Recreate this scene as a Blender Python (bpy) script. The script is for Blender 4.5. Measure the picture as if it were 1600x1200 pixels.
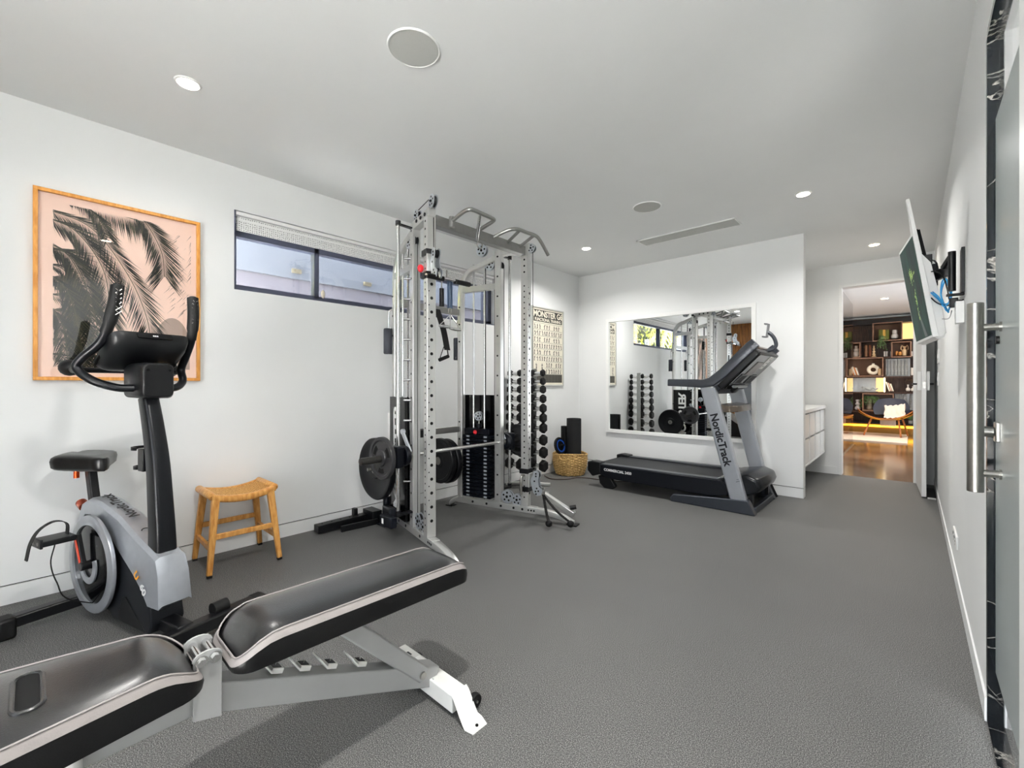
import bpy, bmesh, math, random
from mathutils import Vector, Matrix
random.seed(7)
PI = math.pi
for _o in list(bpy.data.objects): bpy.data.objects.remove(_o)
SC = bpy.context.scene
COL = SC.collection

# ---------------------------------------------------------------- camera
CAMH, CEIL = 1.08, 2.50
YAW = math.atan2(625, 685)
cam_d = bpy.data.cameras.new('camera'); cam_d.lens = 36 * 685 / 1600; cam_d.sensor_width = 36
cam_d.clip_start = 0.05; cam_d.clip_end = 200
cam = bpy.data.objects.new('camera', cam_d); COL.objects.link(cam)
cam.location = (0, 0, CAMH); cam.rotation_euler = (PI / 2, 0, YAW)
SC.camera = cam

# ---------------------------------------------------------------- world, daylight, exposure
SC.view_settings.view_transform = 'Standard'; SC.view_settings.look = 'None'
SC.view_settings.gamma = 1.0; SC.view_settings.use_curve_mapping = False
SC.view_settings.exposure = 0.62
W = bpy.data.worlds.new('sky'); SC.world = W; W.use_nodes = True
bg = W.node_tree.nodes['Background']; bg.inputs[0].default_value = (0.88, 0.93, 1.0, 1); bg.inputs[1].default_value = 5.0
sun_d = bpy.data.lights.new('sun', 'SUN'); sun_d.energy = 190; sun_d.angle = math.radians(1); sun_d.color = (1, .97, .93)
sun = bpy.data.objects.new('sun', sun_d); COL.objects.link(sun); sun.rotation_euler = Vector((.5, -.15, -.85)).to_track_quat('-Z', 'Y').to_euler()   # high sun over the neighbour's roof, lighting the terrace
def portal(loc, rot, sx, sy):
    l = bpy.data.lights.new('daylight_opening', 'AREA'); l.shape = 'RECTANGLE'; l.size = sx; l.size_y = sy
    o = bpy.data.objects.new('daylight_opening', l); COL.objects.link(o); o.location = loc; o.rotation_euler = rot
    l.cycles.is_portal = True
portal((-0.70, -1.62, 1.18), (PI / 2, 0, 0), 1.55, 2.36)
portal((1.72, 9.2, 1.3), (0, PI / 2, 0), 2.5, 1.8)                 # unseen window added to bring daylight into the far living room          # the glazed south wall
portal((-3.52, 2.107, 1.96), (0, -PI / 2, 0), 0.6, 2.5)              # the high window
portal((0.43, 1.67, 1.10), (0, PI / 2, 0), 2.2, .78)                # the glazed entrance
def sRGB(h):
    h = h.lstrip('#'); c = [int(h[i:i + 2], 16) / 255 for i in (0, 2, 4)]
    return tuple((x / 12.92 if x <= 0.04045 else ((x + 0.055) / 1.055) ** 2.4) for x in c) + (1,)
def lamp(loc, power, col=(1, 0.98, 0.95), size=0.085, spread=150):
    l = bpy.data.lights.new('downlight_bulb', 'AREA'); l.shape = 'DISK'; l.size = size; l.energy = power; l.color = col
    l.spread = math.radians(spread)
    o = bpy.data.objects.new('downlight_bulb', l); COL.objects.link(o); o.location = loc
    return o
DOWN = [(-2.524, 0.498), (-2.519, 3.913), (-0.60, 3.886), (-0.60, 0.498)]
for p, pw_ in zip(DOWN, (3, 14, 13, 24)): lamp((p[0], p[1], CEIL - 0.012), pw_)
lamp((-0.284, 5.781, CEIL - 0.012), 5, (1, 0.95, 0.88))
for p in [(-0.33, 8.3), (-0.36, 10.2), (0.6, 9.4), (-1.8, 10.8), (0.5, 11.6)]: lamp((p[0], p[1], 2.585), 13, (1, 0.90, 0.78))

# ---------------------------------------------------------------- materials
MATS = {}
def mat(name, col, rough=0.5, metal=0.0, var=0.04, scale=30, bump=0.0, bscale=200, coat=0.0, emit=None, estr=0, trans=0, ior=1.45, spec=0.5):
    if isinstance(col, str): col = sRGB(col)
    if max(col[:3]) < 0.035: col = tuple(c * 0.45 for c in col[:3]) + (1,); spec = min(spec, 0.38)
    m = bpy.data.materials.new(name); m.use_nodes = True; nt = m.node_tree; N = nt.nodes; L = nt.links
    b = N['Principled BSDF']
    b.inputs['Roughness'].default_value = rough; b.inputs['Metallic'].default_value = metal
    b.inputs['Coat Weight'].default_value = coat; b.inputs['Coat Roughness'].default_value = 0.22 if 'leather' in name else 0.08
    b.inputs['Transmission Weight'].default_value = trans; b.inputs['IOR'].default_value = ior
    b.inputs['Specular IOR Level'].default_value = spec
    tc = N.new('ShaderNodeTexCoord'); n = N.new('ShaderNodeTexNoise'); n.inputs['Scale'].default_value = scale; n.inputs['Detail'].default_value = 4
    L.new(tc.outputs['Object'], n.inputs['Vector'])
    r = N.new('ShaderNodeValToRGB'); e = r.color_ramp.elements
    e[0].position = 0.3; e[1].position = 0.7
    e[0].color = tuple(max(0, c * (1 - var)) for c in col[:3]) + (1,); e[1].color = tuple(min(1, c * (1 + var)) for c in col[:3]) + (1,)
    L.new(n.outputs['Fac'], r.inputs['Fac']); L.new(r.outputs['Color'], b.inputs['Base Color'])
    if bump:
        n2 = N.new('ShaderNodeTexNoise'); n2.inputs['Scale'].default_value = bscale; L.new(tc.outputs['Object'], n2.inputs['Vector'])
        bp = N.new('ShaderNodeBump'); bp.inputs['Strength'].default_value = bump; bp.inputs['Distance'].default_value = 0.002
        L.new(n2.outputs['Fac'], bp.inputs['Height']); L.new(bp.outputs['Normal'], b.inputs['Normal'])
    if emit:
        if isinstance(emit, str): emit = sRGB(emit)
        b.inputs['Emission Color'].default_value = emit; b.inputs['Emission Strength'].default_value = estr
    MATS[name] = m; return m
def glassmat(name, tint=(1, 1, 1, 1), ior=1.5, rough=0.0):
    m = bpy.data.materials.new(name); m.use_nodes = True; nt = m.node_tree; N = nt.nodes; L = nt.links
    N.remove(N['Principled BSDF']); out = N['Material Output']
    t = N.new('ShaderNodeBsdfTransparent'); t.inputs[0].default_value = tint
    g = N.new('ShaderNodeBsdfGlossy'); g.inputs['Roughness'].default_value = rough
    lw = N.new('ShaderNodeLayerWeight'); lw.inputs['Blend'].default_value = 0.5
    pw = N.new('ShaderNodeMath'); pw.operation = 'POWER'; pw.inputs[1].default_value = 5; L.new(lw.outputs['Facing'], pw.inputs[0])
    fr = N.new('ShaderNodeMath'); fr.operation = 'MULTIPLY_ADD'; fr.inputs[1].default_value = 0.90; fr.inputs[2].default_value = 0.04; L.new(pw.outputs[0], fr.inputs[0])
    mx = N.new('ShaderNodeMixShader'); L.new(fr.outputs[0], mx.inputs[0]); L.new(t.outputs[0], mx.inputs[1]); L.new(g.outputs[0], mx.inputs[2])
    L.new(mx.outputs[0], out.inputs[0]); MATS[name] = m; return m
def stripes_mat(name, c1, c2, sx, sy, sz, rough=0.5, axis='X', bump=0.3, dist=2.0, scale=8):
    m = mat(name, c1, rough); nt = m.node_tree; N = nt.nodes; L = nt.links; b = N['Principled BSDF']
    tc = N.new('ShaderNodeTexCoord'); mp = N.new('ShaderNodeMapping'); mp.inputs['Scale'].default_value = (sx, sy, sz)
    L.new(tc.outputs['Object'], mp.inputs[0])
    w = N.new('ShaderNodeTexNoise'); w.inputs['Scale'].default_value = scale; w.inputs['Detail'].default_value = 6; w.inputs['Distortion'].default_value = dist * 0.2
    L.new(mp.outputs[0], w.inputs['Vector'])
    r = N.new('ShaderNodeValToRGB'); r.color_ramp.elements[0].position = 0.35; r.color_ramp.elements[1].position = 0.65
    r.color_ramp.elements[0].color = sRGB(c1); r.color_ramp.elements[1].color = sRGB(c2)
    L.new(w.outputs['Fac'], r.inputs[0]); L.new(r.outputs[0], b.inputs['Base Color'])
    return m

wallm = mat('painted_plaster', '#e6e7e6', 0.6, var=0.01, scale=3, bump=0.05, bscale=120)
wallback = wallm
ceilm = mat('ceiling_paint', '#e6e7e6', 0.7, var=0.01, scale=3)
trimm = mat('skirting_paint', '#e6e7e6', 0.45, var=0.01, scale=5)
darkgap = mat('shadow_gap', '#3a3a38', 0.9)
whitem = mat('white_satin', '#ececea', 0.35, var=0.01)
def floor_mat():
    m = mat('rubber_floor', '#5c5c59', 0.55); nt = m.node_tree; N = nt.nodes; L = nt.links; b = N['Principled BSDF']
    tc = N.new('ShaderNodeTexCoord')
    n1 = N.new('ShaderNodeTexNoise'); n1.inputs['Scale'].default_value = 330; n1.inputs['Detail'].default_value = 2; n1.inputs['Roughness'].default_value = 0.6
    n2 = N.new('ShaderNodeTexNoise'); n2.inputs['Scale'].default_value = 3.0; n2.inputs['Detail'].default_value = 4
    L.new(tc.outputs['Object'], n1.inputs['Vector']); L.new(tc.outputs['Object'], n2.inputs['Vector'])
    r = N.new('ShaderNodeValToRGB'); e = r.color_ramp.elements
    e[0].position = 0.34; e[0].color = sRGB('#2c2c2b'); e[1].position = 0.66; e[1].color = sRGB('#949491')
    r.color_ramp.elements.new(0.5).color = sRGB('#545453')
    L.new(n1.outputs['Fac'], r.inputs[0])
    r2 = N.new('ShaderNodeValToRGB'); r2.color_ramp.elements[0].color = (0.88, 0.88, 0.88, 1); r2.color_ramp.elements[1].color = (1.08, 1.08, 1.08, 1)
    L.new(n2.outputs['Fac'], r2.inputs[0])
    mx = N.new('ShaderNodeMixRGB'); mx.blend_type = 'MULTIPLY'; mx.inputs[0].default_value = 1
    L.new(r.outputs[0], mx.inputs[1]); L.new(r2.outputs[0], mx.inputs[2]); L.new(mx.outputs[0], b.inputs['Base Color'])
    b.inputs['Specular IOR Level'].default_value = 0.35
    return m
floorm = floor_mat()
def concrete():
    m = stripes_mat('brown_concrete', '#4a3423', '#7c6048', 1, 1, 1, 0.14, dist=3, scale=1.6); return m
concm = concrete()
rackm = mat('silver_powder_coat', '#cdcdca', 0.28, 0.65, var=0.03, scale=12)
rackd = mat('grey_steel', '#9a9a97', 0.3, 0.8)
chrome = mat('chrome', '#dcdcdc', 0.16, 1.0, var=0.02)
steelm = mat('brushed_steel', '#a6a49e', 0.28, 1.0, var=0.06, scale=60)
blackm = mat('black_rubber', '#131314', 0.55, var=0.1)
blackp = mat('black_plastic', '#1b1c1f', 0.35, var=0.08)
blackg = mat('gloss_black', '#0c0d10', 0.12)
navym = mat('navy_black_steel', '#141a26', 0.35, 0.3)
holem = mat('hole_black', '#060606', 0.9)
alum = mat('aluminium_plate', '#c9ced4', 0.3, 0.7)
redm = mat('red_plastic', '#d6202c', 0.35)
leather = mat('black_leather', '#1c1d20', 0.34, var=0.08, bump=0.2, bscale=350, coat=1.0)
leatherd = mat('black_side_leather', '#0b0b0c', 0.42, var=0.08, bump=0.2, bscale=350, coat=0.15)
piping = mat('pale_grey_leather', '#8f8987', 0.45, bump=0.15, bscale=300)
benchm = mat('bench_grey_paint', '#a9aaa9', 0.42, 0.25, var=0.05, scale=8)
benchw = mat('bench_white_paint', '#d8d8d4', 0.42, var=0.06, scale=15)
bikes = mat('bike_silver', '#a9adb3', 0.3, 0.55)
biked = mat('bike_charcoal', '#23262c', 0.38)
woodm = stripes_mat('oak_frame', '#b5772c', '#cf9448', 6, 6, 1.2, 0.45, scale=14)
stoolm = stripes_mat('teak_wood', '#b87a35', '#d9a35a', 5, 5, 1, 0.4, scale=12)
canem = stripes_mat('woven_cane', '#9a6526', '#dcae68', 60, 60, 60, 0.6, scale=4)
paperp = mat('pink_paper', '#efcdbb', 0.6, var=0.01)
frondd = mat('palm_print_dark', '#15140b', 0.8, var=0.5, scale=60)
frondm = mat('palm_print_mid', '#3c3a22', 0.7, var=0.4, scale=60)
printg = mat('print_shadow_grey', '#8b7468', 0.7)
archm = mat('print_arch_brown', '#a48d80', 0.7, var=0.08, scale=5)
basketm = stripes_mat('woven_seagrass', '#8d6a36', '#ecc684', 30, 30, 80, 0.75, scale=2)
glassc = glassmat('clear_glass')
glassw = glassmat('window_glass', (0.93, 0.95, 0.97, 1))
frost = mat('frosted_glass', '#9fa3a2', 0.22, var=0.02, spec=0.6)
_n = frost.node_tree; _t = _n.nodes.new('ShaderNodeBsdfTranslucent'); _t.inputs[0].default_value = sRGB('#c4c8c6'); _m = _n.nodes.new('ShaderNodeMixShader'); _m.inputs[0].default_value = .35
_n.links.new(_n.nodes['Principled BSDF'].outputs[0], _m.inputs[1]); _n.links.new(_t.outputs[0], _m.inputs[2]); _n.links.new(_m.outputs[0], _n.nodes['Material Output'].inputs[0])
def marble():
    m = mat('black_marble', '#07080a', 0.12); nt = m.node_tree; N = nt.nodes; L = nt.links; b = N['Principled BSDF']
    tc = N.new('ShaderNodeTexCoord'); mp = N.new('ShaderNodeMapping'); mp.inputs['Rotation'].default_value = (0.5, 0.4, 0.2)
    n = N.new('ShaderNodeTexNoise'); n.inputs['Scale'].default_value = 5; n.inputs['Detail'].default_value = 10; n.inputs['Distortion'].default_value = .6
    L.new(tc.outputs['Object'], mp.inputs[0]); L.new(mp.outputs[0], n.inputs['Vector'])
    r = N.new('ShaderNodeValToRGB'); e = r.color_ramp.elements
    e[0].position = 0.494; e[0].color = (0.004, 0.005, 0.006, 1); e[1].position = 0.506; e[1].color = (0.004, 0.005, 0.006, 1)
    r.color_ramp.elements.new(0.5).color = (0.22, 0.21, 0.19, 1)
    L.new(n.outputs['Fac'], r.inputs[0]); L.new(r.outputs[0], b.inputs['Base Color']); return m
marblem = marble()
mirrorm = mat('mirror_silver', '#f4f6f6', 0.0, 1.0, var=0.0)
lensm = mat('lit_lens', '#ffffff', 0.5, emit='#fff6e6', estr=14)
lensw = mat('warm_lit_lens', '#ffffff', 0.5, emit='#ffe0b0', estr=14)
ledm = mat('warm_led', '#ffd070', 0.5, emit='#ffb020', estr=5)

# ---------------------------------------------------------------- mesh builder
LOCS = {}
class MB:
    def __init__(s, M=None): s.bm = bmesh.new(); s.M = M or Matrix(); s.mi = 0
    def faces(s, vs, fs):
        bv = [s.bm.verts.new(s.M @ Vector(v)) for v in vs]
        for f in fs:
            try:
                ff = s.bm.faces.new([bv[i] for i in f]); ff.material_index = s.mi
            except ValueError: pass
        return s
    def box(s, x0, x1, y0, y1, z0, z1):
        vs = [(x, y, z) for x in (x0, x1) for y in (y0, y1) for z in (z0, z1)]
        return s.faces(vs, [(0, 1, 3, 2), (4, 6, 7, 5), (0, 4, 5, 1), (2, 3, 7, 6), (0, 2, 6, 4), (1, 5, 7, 3)])
    def beam(s, p, q, w, h, up=(0, 0, 1), w2=None, h2=None):
        p, q = Vector(p), Vector(q); d = (q - p).normalized(); up = Vector(up)
        if abs(d.dot(up)) > 0.98: up = Vector((1, 0, 0)) if abs(d.x) < 0.9 else Vector((0, 1, 0))
        a = d.cross(up).normalized(); b = a.cross(d).normalized(); w2 = w2 or w; h2 = h2 or h
        vs = []
        for c, ww, hh in ((p, w, h), (q, w2, h2)):
            for i, j in ((-1, -1), (1, -1), (1, 1), (-1, 1)): vs.append(c + a * i * ww / 2 + b * j * hh / 2)
        return s.faces(vs, [(3, 2, 1, 0), (4, 5, 6, 7), (0, 1, 5, 4), (1, 2, 6, 5), (2, 3, 7, 6), (3, 0, 4, 7)])
    def tube(s, pts, r, n=12, closed=False, cap=True):
        P = [Vector(p) for p in pts]; m = len(P); R = r if isinstance(r, (list, tuple)) else [r] * m
        T = []
        for i in range(m):
            a = P[(i - 1) % m] if (closed or i > 0) else P[i]; b = P[(i + 1) % m] if (closed or i < m - 1) else P[i]
            T.append((b - a).normalized())
        u = T[0].orthogonal().normalized(); vs = []
        for i in range(m):
            u = (u - T[i] * u.dot(T[i]));
            u = u.normalized() if u.length > 1e-6 else T[i].orthogonal().normalized()
            w = T[i].cross(u)
            for k in range(n):
                a = 2 * PI * k / n; vs.append(P[i] + (u * math.cos(a) + w * math.sin(a)) * R[i])
        fs = []
        for i in range(m if closed else m - 1):
            j = (i + 1) % m
            for k in range(n): fs.append((i * n + k, i * n + (k + 1) % n, j * n + (k + 1) % n, j * n + k))
        if cap and not closed: fs.append(tuple(range(n - 1, -1, -1))); fs.append(tuple((m - 1) * n + k for k in range(n)))
        return s.faces(vs, fs)
    def cyl(s, p, q, r, r2=None, n=24): return s.tube([p, q], [r, r if r2 is None else r2], n)
    def lathe(s, prof, c=(0, 0, 0), axis=(0, 0, 1), n=28, cap=True):
        ax = Vector(axis).normalized(); u = ax.orthogonal().normalized(); w = ax.cross(u); c = Vector(c); vs = []; m = len(prof)
        for r_, z_ in prof:
            for k in range(n):
                a = 2 * PI * k / n; vs.append(c + ax * z_ + (u * math.cos(a) + w * math.sin(a)) * max(r_, 1e-4))
        fs = [(i * n + k, i * n + (k + 1) % n, (i + 1) * n + (k + 1) % n, (i + 1) * n + k) for i in range(m - 1) for k in range(n)]
        if cap: fs.append(tuple(range(n - 1, -1, -1))); fs.append(tuple((m - 1) * n + k for k in range(n)))
        return s.faces(vs, fs)
    def prism(s, poly, O, U, V, Wd):
        """polygon (a,b) in plane O+aU+bV, extruded by vector Wd"""
        O, U, V, Wd = Vector(O), Vector(U), Vector(V), Vector(Wd); n = len(poly)
        vs = [O + U * a + V * b for a, b in poly] + [O + U * a + V * b + Wd for a, b in poly]
        return s.faces(vs, [tuple(range(n)), tuple(range(2 * n - 1, n - 1, -1))] + [(i, i + n, (i + 1) % n + n, (i + 1) % n) for i in range(n)])
    def disc(s, c, axis, r, n=14, th=0.0008):
        c = Vector(c); ax = Vector(axis).normalized(); return s.cyl(c, c + ax * th, r, n=n)
    def ball(s, c, r, n=14, sc=(1, 1, 1)):
        vs = []; fs = []; m = n // 2
        for i in range(1, m):
            t = PI * i / m
            for k in range(n):
                a = 2 * PI * k / n; vs.append((c[0] + r * sc[0] * math.sin(t) * math.cos(a), c[1] + r * sc[1] * math.sin(t) * math.sin(a), c[2] + r * sc[2] * math.cos(t)))
        top = len(vs); vs.append((c[0], c[1], c[2] + r * sc[2])); vs.append((c[0], c[1], c[2] - r * sc[2]))
        for i in range(m - 2):
            for k in range(n): fs.append((i * n + k, (i + 1) * n + k, (i + 1) * n + (k + 1) % n, i * n + (k + 1) % n))
        for k in range(n): fs.append((top, k, (k + 1) % n)); fs.append((top + 1, (m - 2) * n + (k + 1) % n, (m - 2) * n + k))
        return s.faces(vs, fs)
    def loft(s, rings, capa=True, capb=True, closed=True):
        n = len(rings[0]); vs = [v for r_ in rings for v in r_]; fs = []
        for i in range(len(rings) - 1):
            for k in range(n if closed else n - 1): fs.append((i * n + k, i * n + (k + 1) % n, (i + 1) * n + (k + 1) % n, (i + 1) * n + k))
        if capa: fs.append(tuple(range(n - 1, -1, -1)))
        if capb: fs.append(tuple((len(rings) - 1) * n + k for k in range(n)))
        return s.faces(vs, fs)
    def text(s, txt, size, O, U, V, th=0.001, align='CENTER', spacing=1.0):
        c = bpy.data.curves.new('t', 'FONT'); c.body = txt; c.size = size; c.align_x = align; c.align_y = 'CENTER'; c.space_character = spacing
        c.offset = 0.032 * size; c.resolution_u = 3
        o = bpy.data.objects.new('t', c); COL.objects.link(o); dg = bpy.context.evaluated_depsgraph_get(); dg.update()
        me = bpy.data.meshes.new_from_object(o.evaluated_get(dg)); O, U, V = Vector(O), Vector(U), Vector(V); Wn = U.cross(V).normalized() * th
        s.faces([O + U * v.co.x + V * v.co.y + Wn for v in me.vertices], [tuple(p.vertices) for p in me.polygons])
        bpy.data.objects.remove(o); bpy.data.curves.remove(c); bpy.data.meshes.remove(me); return s
    def build(s, name, m, parent=None, bevel=0.0, seg=2, smooth=35, label=None, sub=0, loc=None):
        bmesh.ops.recalc_face_normals(s.bm, faces=s.bm.faces)
        base = Vector(LOCS.get(parent.name, (0, 0, 0))) if parent else Vector(loc or (0, 0, 0))
        me = bpy.data.meshes.new(name); bmesh.ops.translate(s.bm, verts=s.bm.verts, vec=-base); s.bm.to_mesh(me); s.bm.free()
        for mm in (m if isinstance(m, (list, tuple)) else [m]): me.materials.append(mm)
        if smooth: me.shade_smooth(); me.set_sharp_from_angle(angle=math.radians(smooth))
        o = bpy.data.objects.new(name, me); COL.objects.link(o)
        if parent: o.parent = parent
        else: o.location = base
        LOCS[o.name] = tuple(base)
        if bevel:
            b = o.modifiers.new('bevel', 'BEVEL'); b.width = bevel; b.segments = seg; b.limit_method = 'ANGLE'; b.angle_limit = math.radians(40)
        if sub:
            b = o.modifiers.new('sub', 'SUBSURF'); b.levels = sub; b.render_levels = sub
        if label: o['label'] = label
        return o
def thing(name, label, cat, loc=(0, 0, 0), group=None):
    o = bpy.data.objects.new(name, None); COL.objects.link(o); o.location = loc; o.empty_display_size = 0.1
    LOCS[o.name] = tuple(loc); o['label'] = label; o['category'] = cat
    if group: o['group'] = group
    return o
def tag(o, label, cat, group=None):
    o['label'] = label; o['category'] = cat
    if group: o['group'] = group
    return o
def struct(name, mb, m, bevel=0, loc=None, smooth=35):
    o = mb.build(name, m, bevel=bevel, smooth=smooth, loc=loc); o['kind'] = 'structure'; return o
def kids(r): return [c for c in COL.objects if c.parent == r]
def dup(root, loc, label=None, rotz=0.0, group=None, scale=None):
    r = root.copy(); COL.objects.link(r); r.location = loc; r.rotation_euler = (0, 0, rotz)
    if scale: r.scale = (scale,) * 3
    if label: r['label'] = label
    if group: r['group'] = group
    for ch in kids(root):
        c = ch.copy(); COL.objects.link(c); c.parent = r
        for g in kids(ch):
            d2 = g.copy(); COL.objects.link(d2); d2.parent = c
    return r
def spline(pts, n=8, closed=False):
    P = [Vector(p) for p in pts]; out = []; m = len(P)
    rng = range(m) if closed else range(m - 1)
    for i in rng:
        p0 = P[(i - 1) % m] if (closed or i > 0) else P[i] * 2 - P[i + 1]; p1 = P[i]; p2 = P[(i + 1) % m]
        p3 = P[(i + 2) % m] if (closed or i + 2 < m) else P[-1] * 2 - P[-2]
        for k in range(n):
            t = k / n; out.append(0.5 * ((2 * p1) + (p2 - p0) * t + (2 * p0 - 5 * p1 + 4 * p2 - p3) * t * t + (-p0 + 3 * p1 - 3 * p2 + p3) * t ** 3))
    if not closed: out.append(P[-1])
    return out
def rrect(w, h, r, n=4):
    pts = []
    for cx_, cy_, a0 in ((w / 2 - r, h / 2 - r, 0), (-w / 2 + r, h / 2 - r, 90), (-w / 2 + r, -h / 2 + r, 180), (w / 2 - r, -h / 2 + r, 270)):
        for k in range(n + 1):
            a = math.radians(a0 + 90 * k / n); pts.append((cx_ + r * math.cos(a), cy_ + r * math.sin(a)))
    return pts
X3, Y3, Z3 = Vector((1, 0, 0)), Vector((0, 1, 0)), Vector((0, 0, 1))

# ---------------------------------------------------------------- the room
LW, RW, BW, RY, SY = -3.27, 0.178, 4.90, 6.50, -1.50
GAP0, GAP1 = 0.090, 0.097
struct('floor', MB().box(-3.47, 0.43, SY - 0.2, RY, -0.1, 0), floorm)
struct('ceiling', MB().box(-3.47, 0.43, SY - 0.2, RY + 0.12, CEIL, CEIL + 0.12), ceilm)
w = MB(); WY0, WY1, WZ0, WZ1 = 0.892, 3.322, 1.700, 2.221
w.box(-3.47, LW, SY - .2, WY0, GAP1, CEIL); w.box(-3.47, LW, WY1, BW + .1, GAP1, CEIL)
w.box(-3.47, LW, WY0, WY1, GAP1, WZ0); w.box(-3.47, LW, WY0, WY1, WZ1, CEIL)
struct('wall_left', w, wallm)
struct('trim_1', MB().box(-3.46, LW - 0.012, SY, BW, 0, GAP1 + .004), darkgap)
struct('baseboard_left', MB().box(-3.46, LW, SY, BW, 0, GAP0), trimm)
struct('wall_back', MB().box(LW, -0.755, BW, BW + 0.1, GAP1, CEIL), wallm)
struct('trim_2', MB().box(LW, -0.765, BW + 0.010, BW + 0.095, 0, GAP1 + .004), darkgap)
struct('baseboard_back', MB().box(LW, -0.755, BW, BW + 0.1, 0, GAP0), trimm)
# recess with the cabinet
struct('wall_recess_side', MB().box(-1.42, -1.30, BW + .1, RY, 0, CEIL), wallm)
DX0, DX1, DZ = -0.638, 0.03, 2.233
w = MB(); w.box(-1.42, DX0, RY, RY + .12, 0, CEIL); w.box(DX1, 0.43, RY, RY + .12, 0, CEIL); w.box(DX0, DX1, RY, RY + .12, DZ, CEIL)
struct('wall_recess_back', w, wallm)
struct('baseboard_recess', MB().box(-1.3, DX0 - .03, RY - .008, RY, 0, 0.09).box(DX1 + .04, RW, RY - .008, RY, 0, .09), trimm)
fr = MB(); fr.box(DX0 - .006, DX0 + .022, RY - .012, RY + .13, 0, DZ + .0); fr.box(DX1 - .02, DX1 + .008, RY - .012, RY + .13, 0, DZ); fr.box(DX0 - .006, DX1 + .008, RY - .012, RY + .13, DZ - .006, DZ + .02)
struct('trim_3', fr, whitem)
# right wall with the marble lined glass entrance
OY0, OY1, OZ = 1.28, 2.06, 2.186
w = MB(); w.box(RW, 0.40, OY1, RY, 0.0, CEIL); w.box(RW, 0.40, OY0, OY1, OZ, CEIL); w.box(RW, 0.40, SY - .2, OY0, 0, CEIL)
struct('wall_right', w, wallm)
struct('baseboard_right', MB().box(RW - .006, RW, OY1, RY, 0, 0.075), trimm)
w = MB(); w.box(RW - .001, 0.213, OY1 - .003, OY1 + .02, 0, OZ + .001); w.box(RW - .001, .213, OY0, OY1, OZ - .003, OZ + .02); w.box(RW - .001, .213, OY0 - .02, OY0 + .003, 0, OZ)
w.box(RW - .001, .213, OY0, OY1, 0, .006)
struct('trim_4', w, marblem)
# south wall: timber panel and glazing
w = MB(); w.box(-3.27, -2.75, SY - .2, SY, 0, CEIL)
for i in range(8): w.box(-3.27 + i * .065, -3.27 + i * .065 + .058, SY, SY + .014, 0, 2.45)
struct('wall_south', w, stripes_mat('timber_panelling', '#6e431d', '#a56c33', 9, 9, .7, .45, scale=5))
w = MB(); w.box(-2.75, .43, SY - .2, SY, 2.36, CEIL); w.box(0.1, .43, SY - .2, SY, 0, 2.36); w.box(-2.75, -1.50, SY - .2, SY, 0, 2.36)
struct('wall_south_header', w, wallm)
w = MB()
for x in (-1.50, -0.72, 0.05): w.box(x, x + .05, SY - .12, SY - .06, 0, 2.36)
w.box(-1.45, .05, SY - .12, SY - .06, 2.31, 2.36); w.box(-1.45, .05, SY - .12, SY - .06, 0, .04)
gd = struct('door_1', w, mat('dark_aluminium', '#3b3f44', .4, .5))
MB().box(-1.47, .07, SY - .093, SY - .087, .04, 2.31).build('glass_pane', glassc, gd)
struct('ground', MB().box(-14, 12, -14, SY - .2, -.12, -.02).box(-14, -3.47, SY - .2, 14, -.12, -.02).box(.43, 12, SY - .2, 4, -.12, -.02), mat('pale_paving', '#bcbcba', .8, var=.1, scale=6))

struct('ceiling_light_block', MB().box(.40, 3.2, .2, 5.2, 2.5, 2.65), ceilm)  # unseen slab added to shade the entrance glass from outside light
struct('wall_light_block', MB().box(3.0, 3.2, .2, 5.2, -.02, 2.5), mat('light_block_render', '#8d918f', .8))  # unseen wall added to cut the light reaching the frosted door
# entrance glass door (pane, frosted film, bar handle, lock)
gt = thing('glass_door', 'frosted glass entrance door with tall round bar handle beside the black marble jamb', 'door', (0.20, 1.7, 0))
MB().box(.196, .204, 1.30, 2.045, .008, 2.17).build('glass_pane', glassc, gt)
MB().box(.1935, .1955, 1.32, 2.036, .176, 1.91).build('frosted_film', frost, gt)
MB().box(.186, .214, 1.34, 1.566, .008, 2.17).build('door_stile', whitem, gt, bevel=.003)
hx, hy = .140, 1.905
hd = MB().cyl((hx, hy, .758), (hx, hy, 1.322), .0185, n=32).build('bar_handle', steelm, gt, bevel=.0015)
for z in (.815, 1.248):
    MB().cyl((hx, hy, z), (.1955, hy + .005, z), .0105, n=20).cyl((.188, hy + .005, z), (.1965, hy + .005, z), .0145, n=20).build('standoff', steelm, hd)
lk = MB().box(.184, .1955, 1.945, 1.985, .905, .965).build('lock_plate', steelm, gt, bevel=.003)
MB().lathe([(.012, 0), (.016, .002), (.016, .022), (.013, .026)], (.184, 1.965, .935), (-1, 0, 0), 24).cyl((.1575, 1.965, .935), (.156, 1.965, .935), .006).build('lock_cylinder', steelm, lk)
MB().cyl((.196, 1.955, 1.212), (.186, 1.955, 1.212), .012).build('door_bumper', blackm, gt)


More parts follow.
